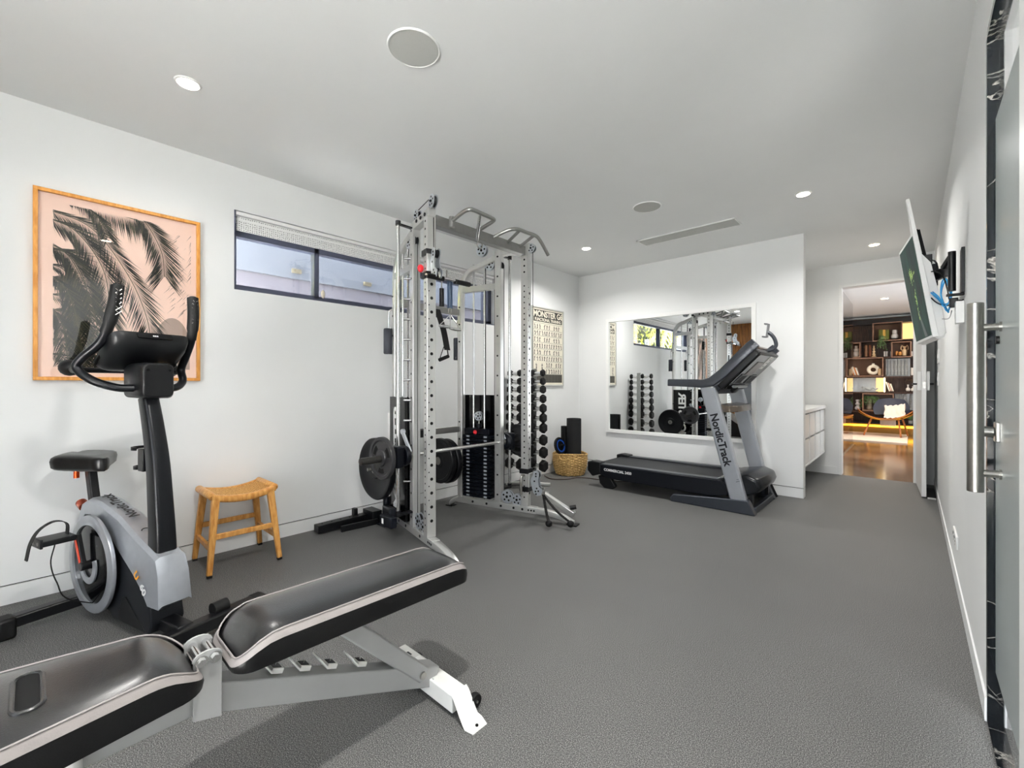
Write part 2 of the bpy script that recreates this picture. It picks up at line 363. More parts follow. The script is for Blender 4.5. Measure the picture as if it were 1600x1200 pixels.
# window 1 in the left wall, with roller blind
dkal = MATS['dark_aluminium']; winm = mat('window_aluminium', '#4b5062', .45, .3)
w = MB(); xa, xb = -3.40, -3.335
w.box(xa, xb, WY0, WY1, WZ0, WZ0 + .045); w.box(xa, xb, WY0, WY1, WZ1 - .152, WZ1); w.box(xa, xb, WY0, WY0 + .03, WZ0 + .045, WZ1 - .152); w.box(xa, xb, WY1 - .09, WY1, WZ0, WZ1)
w.box(xa, xb, 1.44, 1.475, WZ0, WZ1); w.box(xa, xb, 2.18, 2.215, WZ0, WZ1)
w.box(xa - .01, LW - .002, WY0 + .001, WY1 - .001, WZ0 - .001, WZ0 + .012)
w.box(xa - .01, LW - .002, WY0 - .0, WY0 + .008, WZ0, WZ1)
wn = struct('window_1', w, winm)
MB().box(-3.37, -3.366, WY0, WY1, WZ0, WZ1).build('glass_pane', glassw, wn)
MB().ball((-3.322, 1.50, 1.765), .016, sc=(.5, 1, 2.0)).build('window_latch', mat('cream_plastic', '#d8cdb8', .5), wn)
bl = thing('roller_blind', 'white perforated roller blind rolled up at the top of the high window', 'blind', (LW, 2.1, WZ1))
MB().box(LW - .05, LW - .004, WY0 + .012, WY1 - .012, WZ1 - .028, WZ1 - .004).build('blind_cassette', whitem, bl, bevel=.003)
def blindm():
    m = mat('perforated_blind', '#e8e8e6', .7); nt = m.node_tree; N = nt.nodes; L = nt.links; b = N['Principled BSDF']
    tc = N.new('ShaderNodeTexCoord'); v = N.new('ShaderNodeTexVoronoi'); v.inputs['Scale'].default_value = 75; v.inputs['Randomness'].default_value = .25
    L.new(tc.outputs['Object'], v.inputs['Vector']); r = N.new('ShaderNodeValToRGB'); r.color_ramp.elements[0].position = .2; r.color_ramp.elements[1].position = .32
    r.color_ramp.elements[0].color = sRGB('#77777a'); r.color_ramp.elements[1].color = sRGB('#e8e8e6'); L.new(v.outputs['Distance'], r.inputs[0]); L.new(r.outputs[0], b.inputs['Base Color']); return m
MB().cyl((LW - .045, WY0 + .02, WZ1 - .052), (LW - .045, WY1 - .02, WZ1 - .052), .02).build('blind_roll', whitem, bl)
MB().box(LW - .030, LW - .026, WY0 + .02, WY1 - .02, WZ1 - .125, WZ1 - .03).build('blind_fabric', blindm(), bl)
# outside: neighbour wall, its vents, and palms
NX = -4.7
struct('wall_neighbour', MB().box(NX - .3, NX, 1.0, 12, -.1, 2.16), mat('neighbour_render', '#58555c', .9, var=.03, scale=2))
struct('wall_neighbour_upper', MB().box(NX - .3, NX + .03, 1.0, 12, 2.16, 5.2), mat('neighbour_cladding', '#55585f', .9, var=.03, scale=2))
for k, (vy, vz) in enumerate(((1.83, 2.235), (2.62, 2.235))):
    v = MB().box(NX + .03, NX + .06, vy - .045, vy + .045, vz - .02, vz + .02)
    for j in range(4): v.box(NX + .06, NX + .066, vy - .04, vy + .04, vz - .016 + j * .010, vz - .012 + j * .010)
    tag(v.build('wall_vent', mat('vent_brown', '#6b6454', .6)), ['small brown vent on the neighbouring wall, through the left window pane', 'small brown vent on the neighbouring wall, through the right window pane'][k], 'vent')
leafy = mat('sunlit_palm_leaf', '#6f7a22', .6, var=.35, scale=9); leafb = mat('yellow_palm_leaf', '#8f8a30', .6, var=.3, scale=9)
trunkm = mat('palm_trunk', '#6b5a44', .9, var=.3)
def palm(x, y, h, R, n, seed, label):
    rnd = random.Random(seed); t = thing('palm_tree', label, 'palm tree', (x, y, -.1), 'palm trees outside the high window')
    MB().tube([(x, y, -.1), (x + .05, y, h * .5), (x, y, h)], [.09, .07, .06], 10).build('trunk', trunkm, t)
    c = MB()
    for i in range(n):
        a = 2 * PI * i / n + rnd.random() * .5; up = rnd.uniform(.1, .6); L_ = R * rnd.uniform(.8, 1.15); c.mi = rnd.randint(0, 1)
        pts = []
        for k in range(11):
            q = k / 10; pts.append(Vector((x + math.cos(a) * L_ * q, y + math.sin(a) * L_ * q, h + up * L_ * math.sin(q * 2.2) - 1.0 * L_ * q * q)))
        c.tube(pts, .008, 4)
        side = Vector((-math.sin(a), math.cos(a), 0))
        for k in range(1, 11):
            for sgn in (-1, 1):
                for h2 in (0, .5):
                    p = pts[k - 1].lerp(pts[k], h2); ln = .38 * R * (1 - .5 * abs(k / 10 - .45)); dd = (side * sgn * .7 + (pts[k] - pts[k - 1]).normalized() * .5 + Vector((0, 0, -.55))).normalized()
                    w_ = (pts[k] - pts[k - 1]).normalized() * .016
                    c.faces([p - w_, p + w_, p + dd * ln * .5 + w_ * .9, p + dd * ln, p + dd * ln * .5 - w_ * .9], [(0, 1, 2, 3, 4)])
    c.build('fronds', [leafy, leafb], t, smooth=0)
palm(-5.2, -.5, 3.0, 1.15, 16, 1, 'yellow-green palm tree outside the high window, nearest the window')
palm(-8.0, -1.2, 3.4, 1.1, 16, 2, 'yellow-green palm tree outside the high window, behind the nearest one')
palm(-5.0, -3.3, 3.0, 1.15, 16, 3, 'yellow-green palm tree outside the high window, the one furthest from the window')

def hedge():
    rnd = random.Random(11); t = thing('garden_hedge', 'tall sunlit green hedge behind the palms outside the high window', 'hedge', (-9.5, -5.0, -.02))
    m = MB()
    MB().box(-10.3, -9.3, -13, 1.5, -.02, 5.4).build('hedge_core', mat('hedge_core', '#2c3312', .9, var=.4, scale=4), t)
    for i in range(4200):
        y = rnd.uniform(-13, 1.6); z = rnd.uniform(0, 5.6); x = -9.28 + rnd.uniform(-.05, .35); l = rnd.uniform(.10, .22); m.mi = rnd.randint(0, 1)
        a = rnd.uniform(0, 6.28); d_ = Vector((rnd.uniform(.1, .8), math.cos(a), math.sin(a))).normalized(); w_ = d_.cross(Vector((rnd.uniform(-1, 1), .3, 1))).normalized() * l * .3; p = Vector((x, y, z))
        m.faces([p, p + d_ * l * .5 + w_, p + d_ * l, p + d_ * l * .5 - w_], [(0, 1, 2, 3)])
    m.build('leaves', [leafy, leafb], t, smooth=0)
hedge()

# ceiling fittings
def ceil_fit():
    x, y = DOWN[0]
    r = thing('ceiling_downlight', 'lit round recessed downlight nearest the camera on the window side of the ceiling', 'downlight', (x, y, CEIL), 'ceiling downlights')
    MB().lathe([(.038, -.001), (.045, -.006), (.052, -.004), (.054, 0)], (x, y, CEIL), n=32).build('trim_ring', whitem, r)
    MB().cyl((x, y, CEIL - .0075), (x, y, CEIL - .0005), .038, n=28).build('lens', lensm, r)
    dup(r, (DOWN[1][0], DOWN[1][1], CEIL), 'lit round recessed downlight near the corner of window wall and mirror wall')
    dup(r, (DOWN[2][0], DOWN[2][1], CEIL), 'lit round recessed downlight to the right of the ceiling vent')
    dup(r, (DOWN[3][0], DOWN[3][1], CEIL), 'lit round recessed downlight almost overhead on the entrance side of the ceiling')
    r2 = thing('ceiling_downlight', 'warm lit round downlight in the ceiling of the passage before the open doorway', 'downlight', (-.284, 5.781, CEIL))
    MB().lathe([(.038, -.001), (.045, -.006), (.052, -.004), (.054, 0)], (-.284, 5.781, CEIL), n=32).build('trim_ring', whitem, r2)
    MB().cyl((-.284, 5.781, CEIL - .0075), (-.284, 5.781, CEIL - .0005), .038, n=28).build('lens', lensw, r2)
    for k, (x, y) in enumerate([(-.33, 8.3), (-.36, 10.2)]):
        r3 = thing('ceiling_downlight', ['warm lit downlight in the far room ceiling, nearer the doorway', 'warm lit downlight in the far room ceiling, nearer the bookshelf'][k], 'downlight', (x, y, 2.6))
        MB().lathe([(.038, -.001), (.045, -.006), (.06, -.004), (.062, 0)], (x, y, 2.6), n=28).build('trim_ring', whitem, r3)
        MB().cyl((x, y, 2.5925), (x, y, 2.5995), .05, n=28).build('lens', lensw, r3)
    grille = mat('speaker_grille', '#b4b5b1', .7, var=.05, scale=400)
    for k, (x, y, rr) in enumerate(((-1.556, 1.09, .107), (-1.568, 3.323, .107))):
        s = thing('ceiling_speaker', ['large round flush ceiling speaker nearest the camera', 'round flush ceiling speaker beside the ceiling vent'][k], 'speaker', (x, y, CEIL), 'ceiling speakers')
        MB().lathe([(rr - .004, 0), (rr - .004, -.006), (rr, -.007), (rr + .003, -.003), (rr + .003, 0)], (x, y, CEIL), n=48).build('speaker_rim', whitem, s)
        MB().cyl((x, y, CEIL - .0045), (x, y, CEIL - .001), rr - .003, n=48).build('speaker_grille', grille, s)
    v = thing('ceiling_vent', 'long narrow air vent in the ceiling before the mirror wall', 'vent', (-1.56, 4.14, CEIL))
    x0, x1, y0, y1 = -2.02, -1.11, 4.04, 4.255
    f_ = MB(); f_.box(x0, x1, y0, y0 + .014, CEIL - .008, CEIL); f_.box(x0, x1, y1 - .014, y1, CEIL - .008, CEIL); f_.box(x0, x0 + .014, y0, y1, CEIL - .008, CEIL); f_.box(x1 - .014, x1, y0, y1, CEIL - .008, CEIL)
    f_.build('vent_frame', whitem, v)
    s = MB()
    for i in range(9): s.box(x0 + .012, x1 - .012, y0 + .02 + i * .02, y0 + .034 + i * .02, CEIL - .005, CEIL - .001)
    s.build('vent_slats', mat('vent_grey', '#b9bab6', .6), v)
ceil_fit()

# ---------------------------------------------------------------- framed palm picture
def palm_art():
    y0, y1, z0, z1 = .004, .701, 1.099, 2.074
    t = thing('palm_picture', 'large oak framed picture of dark palm fronds on pink, hung on the window wall', 'picture', (LW, .35, 1.6))
    f_ = MB(); d_ = .032; w_ = .018; x0, x1 = LW, LW + d_
    f_.box(x0, x1, y0, y1, z1 - w_, z1); f_.box(x0, x1, y0, y1, z0, z0 + w_); f_.box(x0, x1, y0, y0 + w_, z0 + w_, z1 - w_); f_.box(x0, x1, y1 - w_, y1, z0 + w_, z1 - w_)
    f_.build('frame', woodm, t, bevel=.0015)
    xp = LW + .014; p = MB(); p.box(LW, xp, y0 + w_, y1 - w_, z0 + w_, z1 - w_)
    Y0, Y1, Z0, Z1 = y0 + .070, y1 - .045, z0 + .068, z1 - .058      # printed area
    W_, H_ = Y1 - Y0, Z1 - Z0
    def clip(q): return (min(max(q[0], Y0), Y1), min(max(q[1], Z0), Z1))
    rnd = random.Random(3); lay = [0]
    def poly(pts, mi):
        lay[0] += 1; p.mi = mi; xx = xp + .0006 + lay[0] * 3e-7; pp = [clip(q) for q in pts]
        p.faces([(xx, a, b) for a, b in pp], [tuple(range(len(pp)))])
    def UV(a, b): return (Y0 + a * W_, Z0 + b * H_)
    # arch and grey shadows
    poly([UV(.70, .0)] + [UV(.845 - .145 * math.cos(a), .16 + .20 * math.sin(a)) for a in [k * PI / 16 for k in range(17)]] + [UV(.99, .0)], 4)
    for k in range(90):
        a, b = rnd.uniform(.72, 1.0), rnd.uniform(.35, .92); 
        if a < .72 + (.92 - b) * .1: continue
        L_ = rnd.uniform(.02, .07); poly([UV(a, b), UV(a + L_, b + L_ * .9), UV(a + L_ * .95, b + L_ * .75)], 3)
    def frond(pts, ln, n, mi, drop=.55, spread=.9, thick=.0022, asym=(1, 1)):
        P_ = spline([Vector((*UV(*q), 0)) for q in pts], 12); m = len(P_)
        for i in range(n):
            q = i / n; j = q * (m - 1); a = int(j); b = min(a + 1, m - 1); pt = P_[a].lerp(P_[b], j - a); tg = (P_[b] - P_[a]).normalized() if b != a else tg
            nm = Vector((-tg.y, tg.x, 0)); L_ = ln * (.45 + 1.1 * q * (1.25 - q) * 1.6) * rnd.uniform(.75, 1.1)
            for sg in (-1, 1):
                k_ = asym[0] if sg < 0 else asym[1]
                if k_ == 0: continue
                dd = (tg * spread + nm * sg * .75 + Vector((0, -drop, 0)) + Vector((rnd.uniform(-.1, .1), rnd.uniform(-.1, .1), 0))).normalized()
                e = pt + dd * L_ * k_; wv = Vector((-dd.y, dd.x, 0)) * thick; mid = pt.lerp(e, .45)
                poly([(pt.x, pt.y), (mid.x + wv.x, mid.y + wv.y), (e.x, e.y), (mid.x - wv.x, mid.y - wv.y)], mi if rnd.random() < .75 else 2)
        for i in range(m - 1):
            a, b = P_[i], P_[i + 1]; tg = (b - a).normalized(); nv = Vector((-tg.y, tg.x, 0)) * .0018
            poly([(a.x - nv.x, a.y - nv.y), (a.x + nv.x, a.y + nv.y), (b.x + nv.x, b.y + nv.y), (b.x - nv.x, b.y - nv.y)], 2)
    for bx_, by_ in ((.0, .55), (.0, .72), (.02, .35)): frond([(bx_ - .05, by_), (bx_ + .10, by_ - .03), (bx_ + .2, by_ - .18), (bx_ + .24, by_ - .4)], .15, 60, 1, .6, .6, .0026)
    for q_ in range(7): frond([(-.04, .62 - q_ * .09), (.06 + .02 * (q_ % 3), .60 - q_ * .09), (.15 + .03 * (q_ % 2), .50 - q_ * .09), (.2, .36 - q_ * .09)], .09, 46, 1 + q_ % 2, .5, .7, .002)
    frond([(-.05, .95), (.25, .88), (.5, .62), (.64, .35), (.68, .12)], .16, 110, 1, .5)
    frond([(-.05, .90), (.15, .84), (.33, .62), (.38, .3)], .17, 100, 1, .6)
    frond([(-.02, .75), (.12, .66), (.25, .4), (.32, .05)], .16, 100, 1, .6)
    frond([(.0, .55), (.1, .45), (.17, .2), (.2, -.1)], .14, 90, 1, .5)
    frond([(.0, .35), (.06, .25), (.1, .0)], .12, 60, 1, .5)
    frond([(.55, 1.05), (.66, .96), (.76, .8), (.78, .64)], .15, 90, 1, .3)
    frond([(.1, 1.05), (.3, 1.02), (.5, 1.0), (.62, .99)], .12, 80, 1, .9, .3, asym=(1, 0))
    frond([(.2, 1.02), (.3, .95), (.36, .85)], .1, 40, 1, .7)
    p.build('print', [paperp, frondd, frondm, printg, archm], t, smooth=0)
    MB().box(LW + .024, LW + .026, y0 + w_, y1 - w_, z0 + w_, z1 - w_).build('glass_pane', glassc, t)
palm_art()

# ---------------------------------------------------------------- exercise poster
def poster():
    y0, y1, z0, z1 = 3.905, 4.535, 1.056, 1.995
    t = thing('exercise_poster', 'framed poster of small exercise drawings under a MONSTER G6 heading, behind the rack', 'poster', (LW, 4.2, 1.5))
    f_ = MB(); w_ = .016; x0, x1 = LW, LW + .02
    f_.box(x0, x1, y0, y1, z1 - w_, z1); f_.box(x0, x1, y0, y1, z0, z0 + w_); f_.box(x0, x1, y0, y0 + w_, z0 + w_, z1 - w_); f_.box(x0, x1, y1 - w_, y1, z0 + w_, z1 - w_)
    f_.build('frame', mat('silver_frame', '#c3c3bd', .4, .3), t)
    p = MB(); xp = LW + .010; p.box(LW, xp, y0 + w_, y1 - w_, z0 + w_, z1 - w_)
    ink = mat('poster_ink', '#3a3833', .7, var=.1); band = mat('poster_band', '#55524b', .7, var=.1)
    a0, a1 = y0 + .04, y1 - .03; W_ = a1 - a0; top = z1 - .035
    def R(ya, yb, za, zb, mi): p.mi = mi; p.box(xp, xp + .0006 + .0002 * mi, ya, yb, za, zb)
    R(a0, a1, top - .14, top, 1)
    p.mi = 0; p.text('MONSTER G6', .098, (xp + .0012, (a0 + a1) / 2, top - .05), Y3, Z3, spacing=.95)
    p.mi = 0; p.text('FUNCTIONAL TRAINING', .05, (xp + .0012, (a0 + a1) / 2, top - .115), Y3, Z3, spacing=.9)
    rnd = random.Random(5); rows = 8; zt = top - .155; rh = .076
    def figure(cy_, cz, s_):
        mi = rnd.choice((1, 2)); p.mi = mi; xx = xp + .001
        p.faces([(xx, cy_ + s_ * .16 * math.cos(k * PI / 3), cz + s_ * .8 + s_ * .16 * math.sin(k * PI / 3)) for k in range(6)], [(0, 1, 2, 3, 4, 5)])
        l = rnd.uniform(-.3, .3); hip = (cy_ + l * s_, cz - s_ * .1)
        def seg(A, B, w2):
            A = Vector((xx, *A)); B = Vector((xx, *B)); d_ = (B - A).normalized(); nn = Vector((0, -d_.z, d_.y)) * w2
            p.faces([A - nn, A + nn, B + nn, B - nn], [(0, 1, 2, 3)])
        seg((cy_, cz + s_ * .62), hip, s_ * .20)
        for k in (-1, 1):
            seg(hip, (hip[0] + k * s_ * rnd.uniform(.05, .4), cz - s_ * .9), s_ * .13)
            seg((cy_, cz + s_ * .5), (cy_ + k * s_ * rnd.uniform(.2, .6), cz + s_ * rnd.uniform(-.1, .9)), s_ * .10)
    for i in range(rows):
        zz = zt - i * rh; ya = a0 if i < 6 else a0 + W_ * .40
        p.mi = 1; p.box(xp, xp + .0008, ya, a1, zz - .003, zz)
        n = 12 if i < 6 else 7
        for k in range(n):
            if (k + 1) % 4 != 0 or i % 2: figure(ya + (k + .5) * (a1 - ya) / n, zz - rh * .55, .031)
    for k in range(5): figure(a0 + .05 + (k % 2) * .11, zt - 6 * rh - .05 - (k // 2) * .045, .03)
    R(a0, a1, z0 + .04, zt - rows * rh - .004, 2)
    for k in range(9): p.mi = 1; p.box(xp, xp + .0015, a0 + k * W_ / 9, a0 + k * W_ / 9 + .004, z0 + .04, zt - rows * rh - .004)
    for k in range(5): p.mi = 1; p.box(xp, xp + .0015, a0, a1, z0 + .05 + k * .022, z0 + .053 + k * .022)
    p.build('print', [mat('cream_paper', '#e3dccb', .7, var=.02), ink, band], t, smooth=0)
poster()

# ---------------------------------------------------------------- wall mirror
def mirror():
    t = thing('wall_mirror', 'wide rectangular mirror with thin white frame on the far wall', 'mirror', (-2.0, BW, 1.2))
    x0, x1, z0, z1, w_ = -2.847, -1.151, .478, 1.893, .040
    yf = BW - .03
    f_ = MB(); f_.box(x0, x1, yf, BW, z1 - w_, z1); f_.box(x0, x1, yf, BW, z0, z0 + w_); f_.box(x0, x0 + w_, yf, BW, z0 + w_, z1 - w_); f_.box(x1 - w_, x1, yf, BW, z0 + w_, z1 - w_)
    f_.build('frame', whitem, t)
    MB().box(x0 + w_, x1 - w_, BW - .012, BW, z0 + w_, z1 - w_).build('mirror_glass', mirrorm, t)
mirror()

# ---------------------------------------------------------------- weight bench
def bench():
    cx_ = -1.245
    t = thing('weight_bench', 'black padded adjustable weight bench with grey steel frame and white foot in the foreground', 'weight bench', (cx_, .5, 0))
    def pad(name, outline, ztop, zbot, lbl=None):
        """outline: list of (y, half_width) ; lofted pad with rounded top edges and a pale side panel"""
        o = thing_part = MB(); strip = MB()
        def ring(inset, z_of):
            L_ = [(cx_ + hw - inset * 1.0, y) for y, hw in outline]; R_ = [(cx_ - hw + inset, y) for y, hw in outline][::-1]
            return [(x, y, z_of(y)) for x, y in L_ + R_]
        zt = lambda y: ztop(y); h_ = lambda y: zt(y) - zbot(y)
        def shrink(k, f_):
            m_ = sum(q[0] for q in outline) / len(outline); ys = [q[0] for q in outline]; y0, y1 = min(ys), max(ys); yc = (y0 + y1) / 2; kk = 1 - k / ((y1 - y0) / 2)
            kx = 1 - k / max(q[1] for q in outline); L_ = [(cx_ + hw * kx, yc + (y - yc) * kk) for y, hw in outline]; R_ = [(cx_ - hw * kx, yc + (y - yc) * kk) for y, hw in outline][::-1]
            return [(x, y, f_(y)) for x, y in L_ + R_]
        o.loft([shrink(.012, lambda y: zbot(y) - .004), shrink(0, lambda y: zbot(y)), shrink(-.002, lambda y: zbot(y) + h_(y) * .45), shrink(0, lambda y: zt(y) - h_(y) * .26)], capb=False)
        strip.loft([shrink(0, lambda y: zt(y) - h_(y) * .26), shrink(.004, lambda y: zt(y) - h_(y) * .12), shrink(.010, lambda y: zt(y) - .001)], capa=False, capb=False)
        top = MB(); ys = [q[0] for q in outline]; ya, yb = min(ys), max(ys); ym = (ya + yb) / 2; kk = 1 - .010 / ((yb - ya) / 2); kx = 1 - .010 / max(q[1] for q in outline); rows = []
        for y, hw in outline:
            e = min(1, (y - ya) / .05, (yb - y) / .05); yy = ym + (y - ym) * kk
            rows.append([(cx_ + hw * kx * t_, yy, zt(y) - .001 + .0125 * (1 - abs(t_) ** 3.5) * max(0, e) ** .5) for t_ in [-1 + k_ / 7 for k_ in range(15)]])
        top.loft(rows, capa=False, capb=False, closed=False)
        strip.tube(shrink(.009, lambda y: zt(y) + .0005), .0022, 6, True)
        return o, strip, top
    def rounded(y0, y1, hw0, hw1, r0, r1, n=7):
        pts = []
        for k in range(n + 1):
            a = PI / 2 * k / n; pts.append((y0 + r0 * (1 - math.cos(a)), hw0 - r0 * (1 - math.sin(a))))
        for k in range(1, 22): q = k / 22; pts.append((y0 + r0 + (y1 - r1 - y0 - r0) * q, hw0 + (hw1 - hw0) * q))
        for k in range(n + 1):
            a = PI / 2 * k / n; pts.append((y1 - r1 * (1 - math.sin(a)), hw1 - r1 * (1 - math.cos(a))))
        return pts
    a, s, p = pad('b', rounded(.312, 1.035, .113, .112, .045, .045), lambda y: .484 - .018 * (y - .3) - .060 * min(1, max(0, (.415 - y) / .103)) ** 2.2 - .034 * min(1, max(0, (y - .965) / .07)) ** 2, lambda y: .410 - .016 * (y - .3))
    bp = a.build('back_pad', leatherd, t, smooth=50); s.build('pad_side_stripe', piping, bp, smooth=50, label='pale grey leather side stripe'); p.build('pad_top', leather, bp, smooth=60)
    # seams
    a, s, p = pad('s', rounded(-.16, .262, .168, .112, .05, .060), lambda y: .482 - .058 * min(1, max(0, (y - .155) / .107)) ** 2.2, lambda y: .403)
    sp = a.build('seat_pad', leatherd, t, smooth=50); s.build('pad_side_stripe', piping, sp, smooth=50, label='pale pinkish grey leather side stripe'); pt = p.build('pad_top', leather, sp, smooth=60)
    # handle slot in the seat
    MB().prism([(x, y) for x, y in [(-.055 + .018 * math.cos(k * PI / 6 + PI / 2), .018 * math.sin(k * PI / 6 + PI / 2)) for k in range(7)] + [(.055 + .018 * math.cos(k * PI / 6 - PI / 2), .018 * math.sin(k * PI / 6 - PI / 2)) for k in range(7)]], (cx_, -.005, .4925), X3, Y3, (0, 0, .0016)).build('handle_slot', holem, sp)
    sl = [(cx_ - .055 + .02 * math.cos(k * PI / 6 + PI / 2), -.005 + .02 * math.sin(k * PI / 6 + PI / 2), .493) for k in range(7)] + [(cx_ + .055 + .02 * math.cos(k * PI / 6 - PI / 2), -.005 + .02 * math.sin(k * PI / 6 - PI / 2), .493) for k in range(7)]
    MB().tube(sl, .0045, 8, closed=True).build('slot_rim', leather, sp)
    MB().box(cx_ - .075, cx_ + .075, .34, 1.0, .397, .403).box(cx_ - .02, cx_ + .02, .33, .95, .372, .397).build('pad_support', benchm, t)
    MB().box(cx_ - .075, cx_ + .075, -.12, .24, .392, .399).build('seat_support', blackp, t)
    # main beam
    m = MB(); m.beam((cx_, .262, .352), (cx_, .945, .068), .062, .066); m.beam((cx_, .262, .352), (cx_, -.20, .345), .055, .07); m.build('main_beam', benchm, t, bevel=.004)
    # post
    m = MB()
    for sx in (-1, 1):
        x = cx_ + sx * .043
        m.prism([(.246, .315), (.302, .300), (.302, .445)] + [(.274 + .030 * math.cos(k * PI / 8), .448 + .018 * math.sin(k * PI / 8)) for k in range(9)] + [(.246, .445)], (x - .003, 0, 0), Y3, Z3, (.006, 0, 0))
    m.build('hinge_bracket', benchm, t, bevel=.001)
    for y in (.262, .288):
        b = MB().cyl((cx_ - .052, y, .446), (cx_ + .052, y, .446), .0085, n=20)
        for sx in (-1, 1): b.cyl((cx_ + sx * .047, y, .446), (cx_ + sx * .050, y, .446), .013).cyl((cx_ + sx * .05, y, .446), (cx_ + sx * .057, y, .446), .0085, n=6)
        b.build('hinge_bolt', chrome, t)
    # brace from pad down to the foot of the beam
    m = MB(); m.beam((cx_ + .0, .60, .392), (cx_ + .0, .892, .098), .07, .052); m.build('support_strut', benchm, t, bevel=.005)
    MB().cyl((cx_ - .042, .882, .105), (cx_ + .042, .882, .105), .012).build('strut_pin', steelm, t)
    # ladder stops with small tags
    for k, (y, z) in enumerate(((.415, .318), (.487, .290), (.562, .260), (.655, .222))):
        m = MB(); m.prism([(-.024, 0), (.024, 0), (.024, .046), (-.024, .046)], (cx_, y + .004, z + .012), X3, Vector((0, -.55, .84)), (0, .0035, .0023)); m.beam((cx_, y + .006, z + .016), (cx_, y + .034, z + .004), .034, .014)
        s_ = m.build('ladder_stop', benchw, t, bevel=.001)
        MB().beam((cx_ + .0, y + .010, z + .0225), (cx_ + .0, y + .031, z + .0135), .024, .0015).build('stop_tag', blackp, s_)
        tg = MB(); dd = Vector((0, .024, -.0085)).normalized(); tg.text(str(k + 1), .018, (cx_, y + .020, z + .0195), X3, dd.cross(X3) * -1, th=-.0005); tg.build('stop_numeral', benchw, s_, smooth=0)
    # foot
    m = MB(); m.beam((-1.45, .945, .045), (-1.095, .945, .045), .062, .058, up=(0, 0, 1)); f_ = m.build('front_foot', benchw, t, bevel=.003)
    # bent end plate
    path = [(-1.100, .078), (-1.088, .070), (-1.060, .030), (-1.045, .012), (-1.030, .006), (-1.000, .004)]
    m = MB(); rings = []
    for i, (x, z) in enumerate(path):
        hw = .034 if i < 4 else (.038 if i < 5 else .030)
        rings.append([(x, .945 - hw, z), (x, .945 + hw, z), (x + .003, .945 + hw, z - .0035), (x + .003, .945 - hw, z - .0035)])
    m.loft(rings); m.build('end_plate', benchw, f_, bevel=.0)
    MB().cyl((-1.012, .945, .004), (-1.012, .945, .0075), .005).build('bolt_hole', holem, f_)
    for x in (-1.40, -1.075):
        w_ = MB().lathe([(.006, -.010), (.021, -.010), (.023, -.006), (.023, .006), (.021, .010), (.006, .010)], (x, .994, .028), (1, 0, 0), 24).build('wheel', blackm, f_)
        MB().cyl((x - .014, .994, .028), (x + .014, .994, .028), .004).build('axle', steelm, w_)
    MB().box(-1.40, -1.375, .93, .955, .0735, .0745).build('label_sticker', blackp, f_)
    MB().box(-1.35, -1.31, .92, .97, .0735, .0742).build('label_sticker', mat('sticker_white', '#efefec', .5), f_)
    MB().cyl((cx_ + .034, .925, .065), (cx_ + .042, .925, .065), .010, n=6).build('foot_bolt', chrome, t)
    # seat post and rear stand (mostly out of the picture)
    MB().cyl((cx_ + .035, .055, .402), (cx_ + .035, .055, .22), .013).build('seat_strut', benchw, t)
    m = MB(); m.beam((cx_, -.17, .345), (cx_, -.28, .03), .055, .06); m.build('rear_leg', benchm, t, bevel=.004)
    MB().beam((cx_ - .24, -.28, .03), (cx_ + .24, -.28, .03), .06, .058).build('rear_foot', benchw, t, bevel=.003)
    k = MB().lathe([(.004, 0), (.018, .004), (.020, .012), (.012, .018)], (cx_ + .033, -.035, .375), (1, 0, 0), 8); k.build('adjustment_knob', steelm, t)
    MB().box(cx_ - .03, cx_ + .045, -.01, .03, .372, .393).build('pop_pin_housing', blackp, t, bevel=.004)
bench()

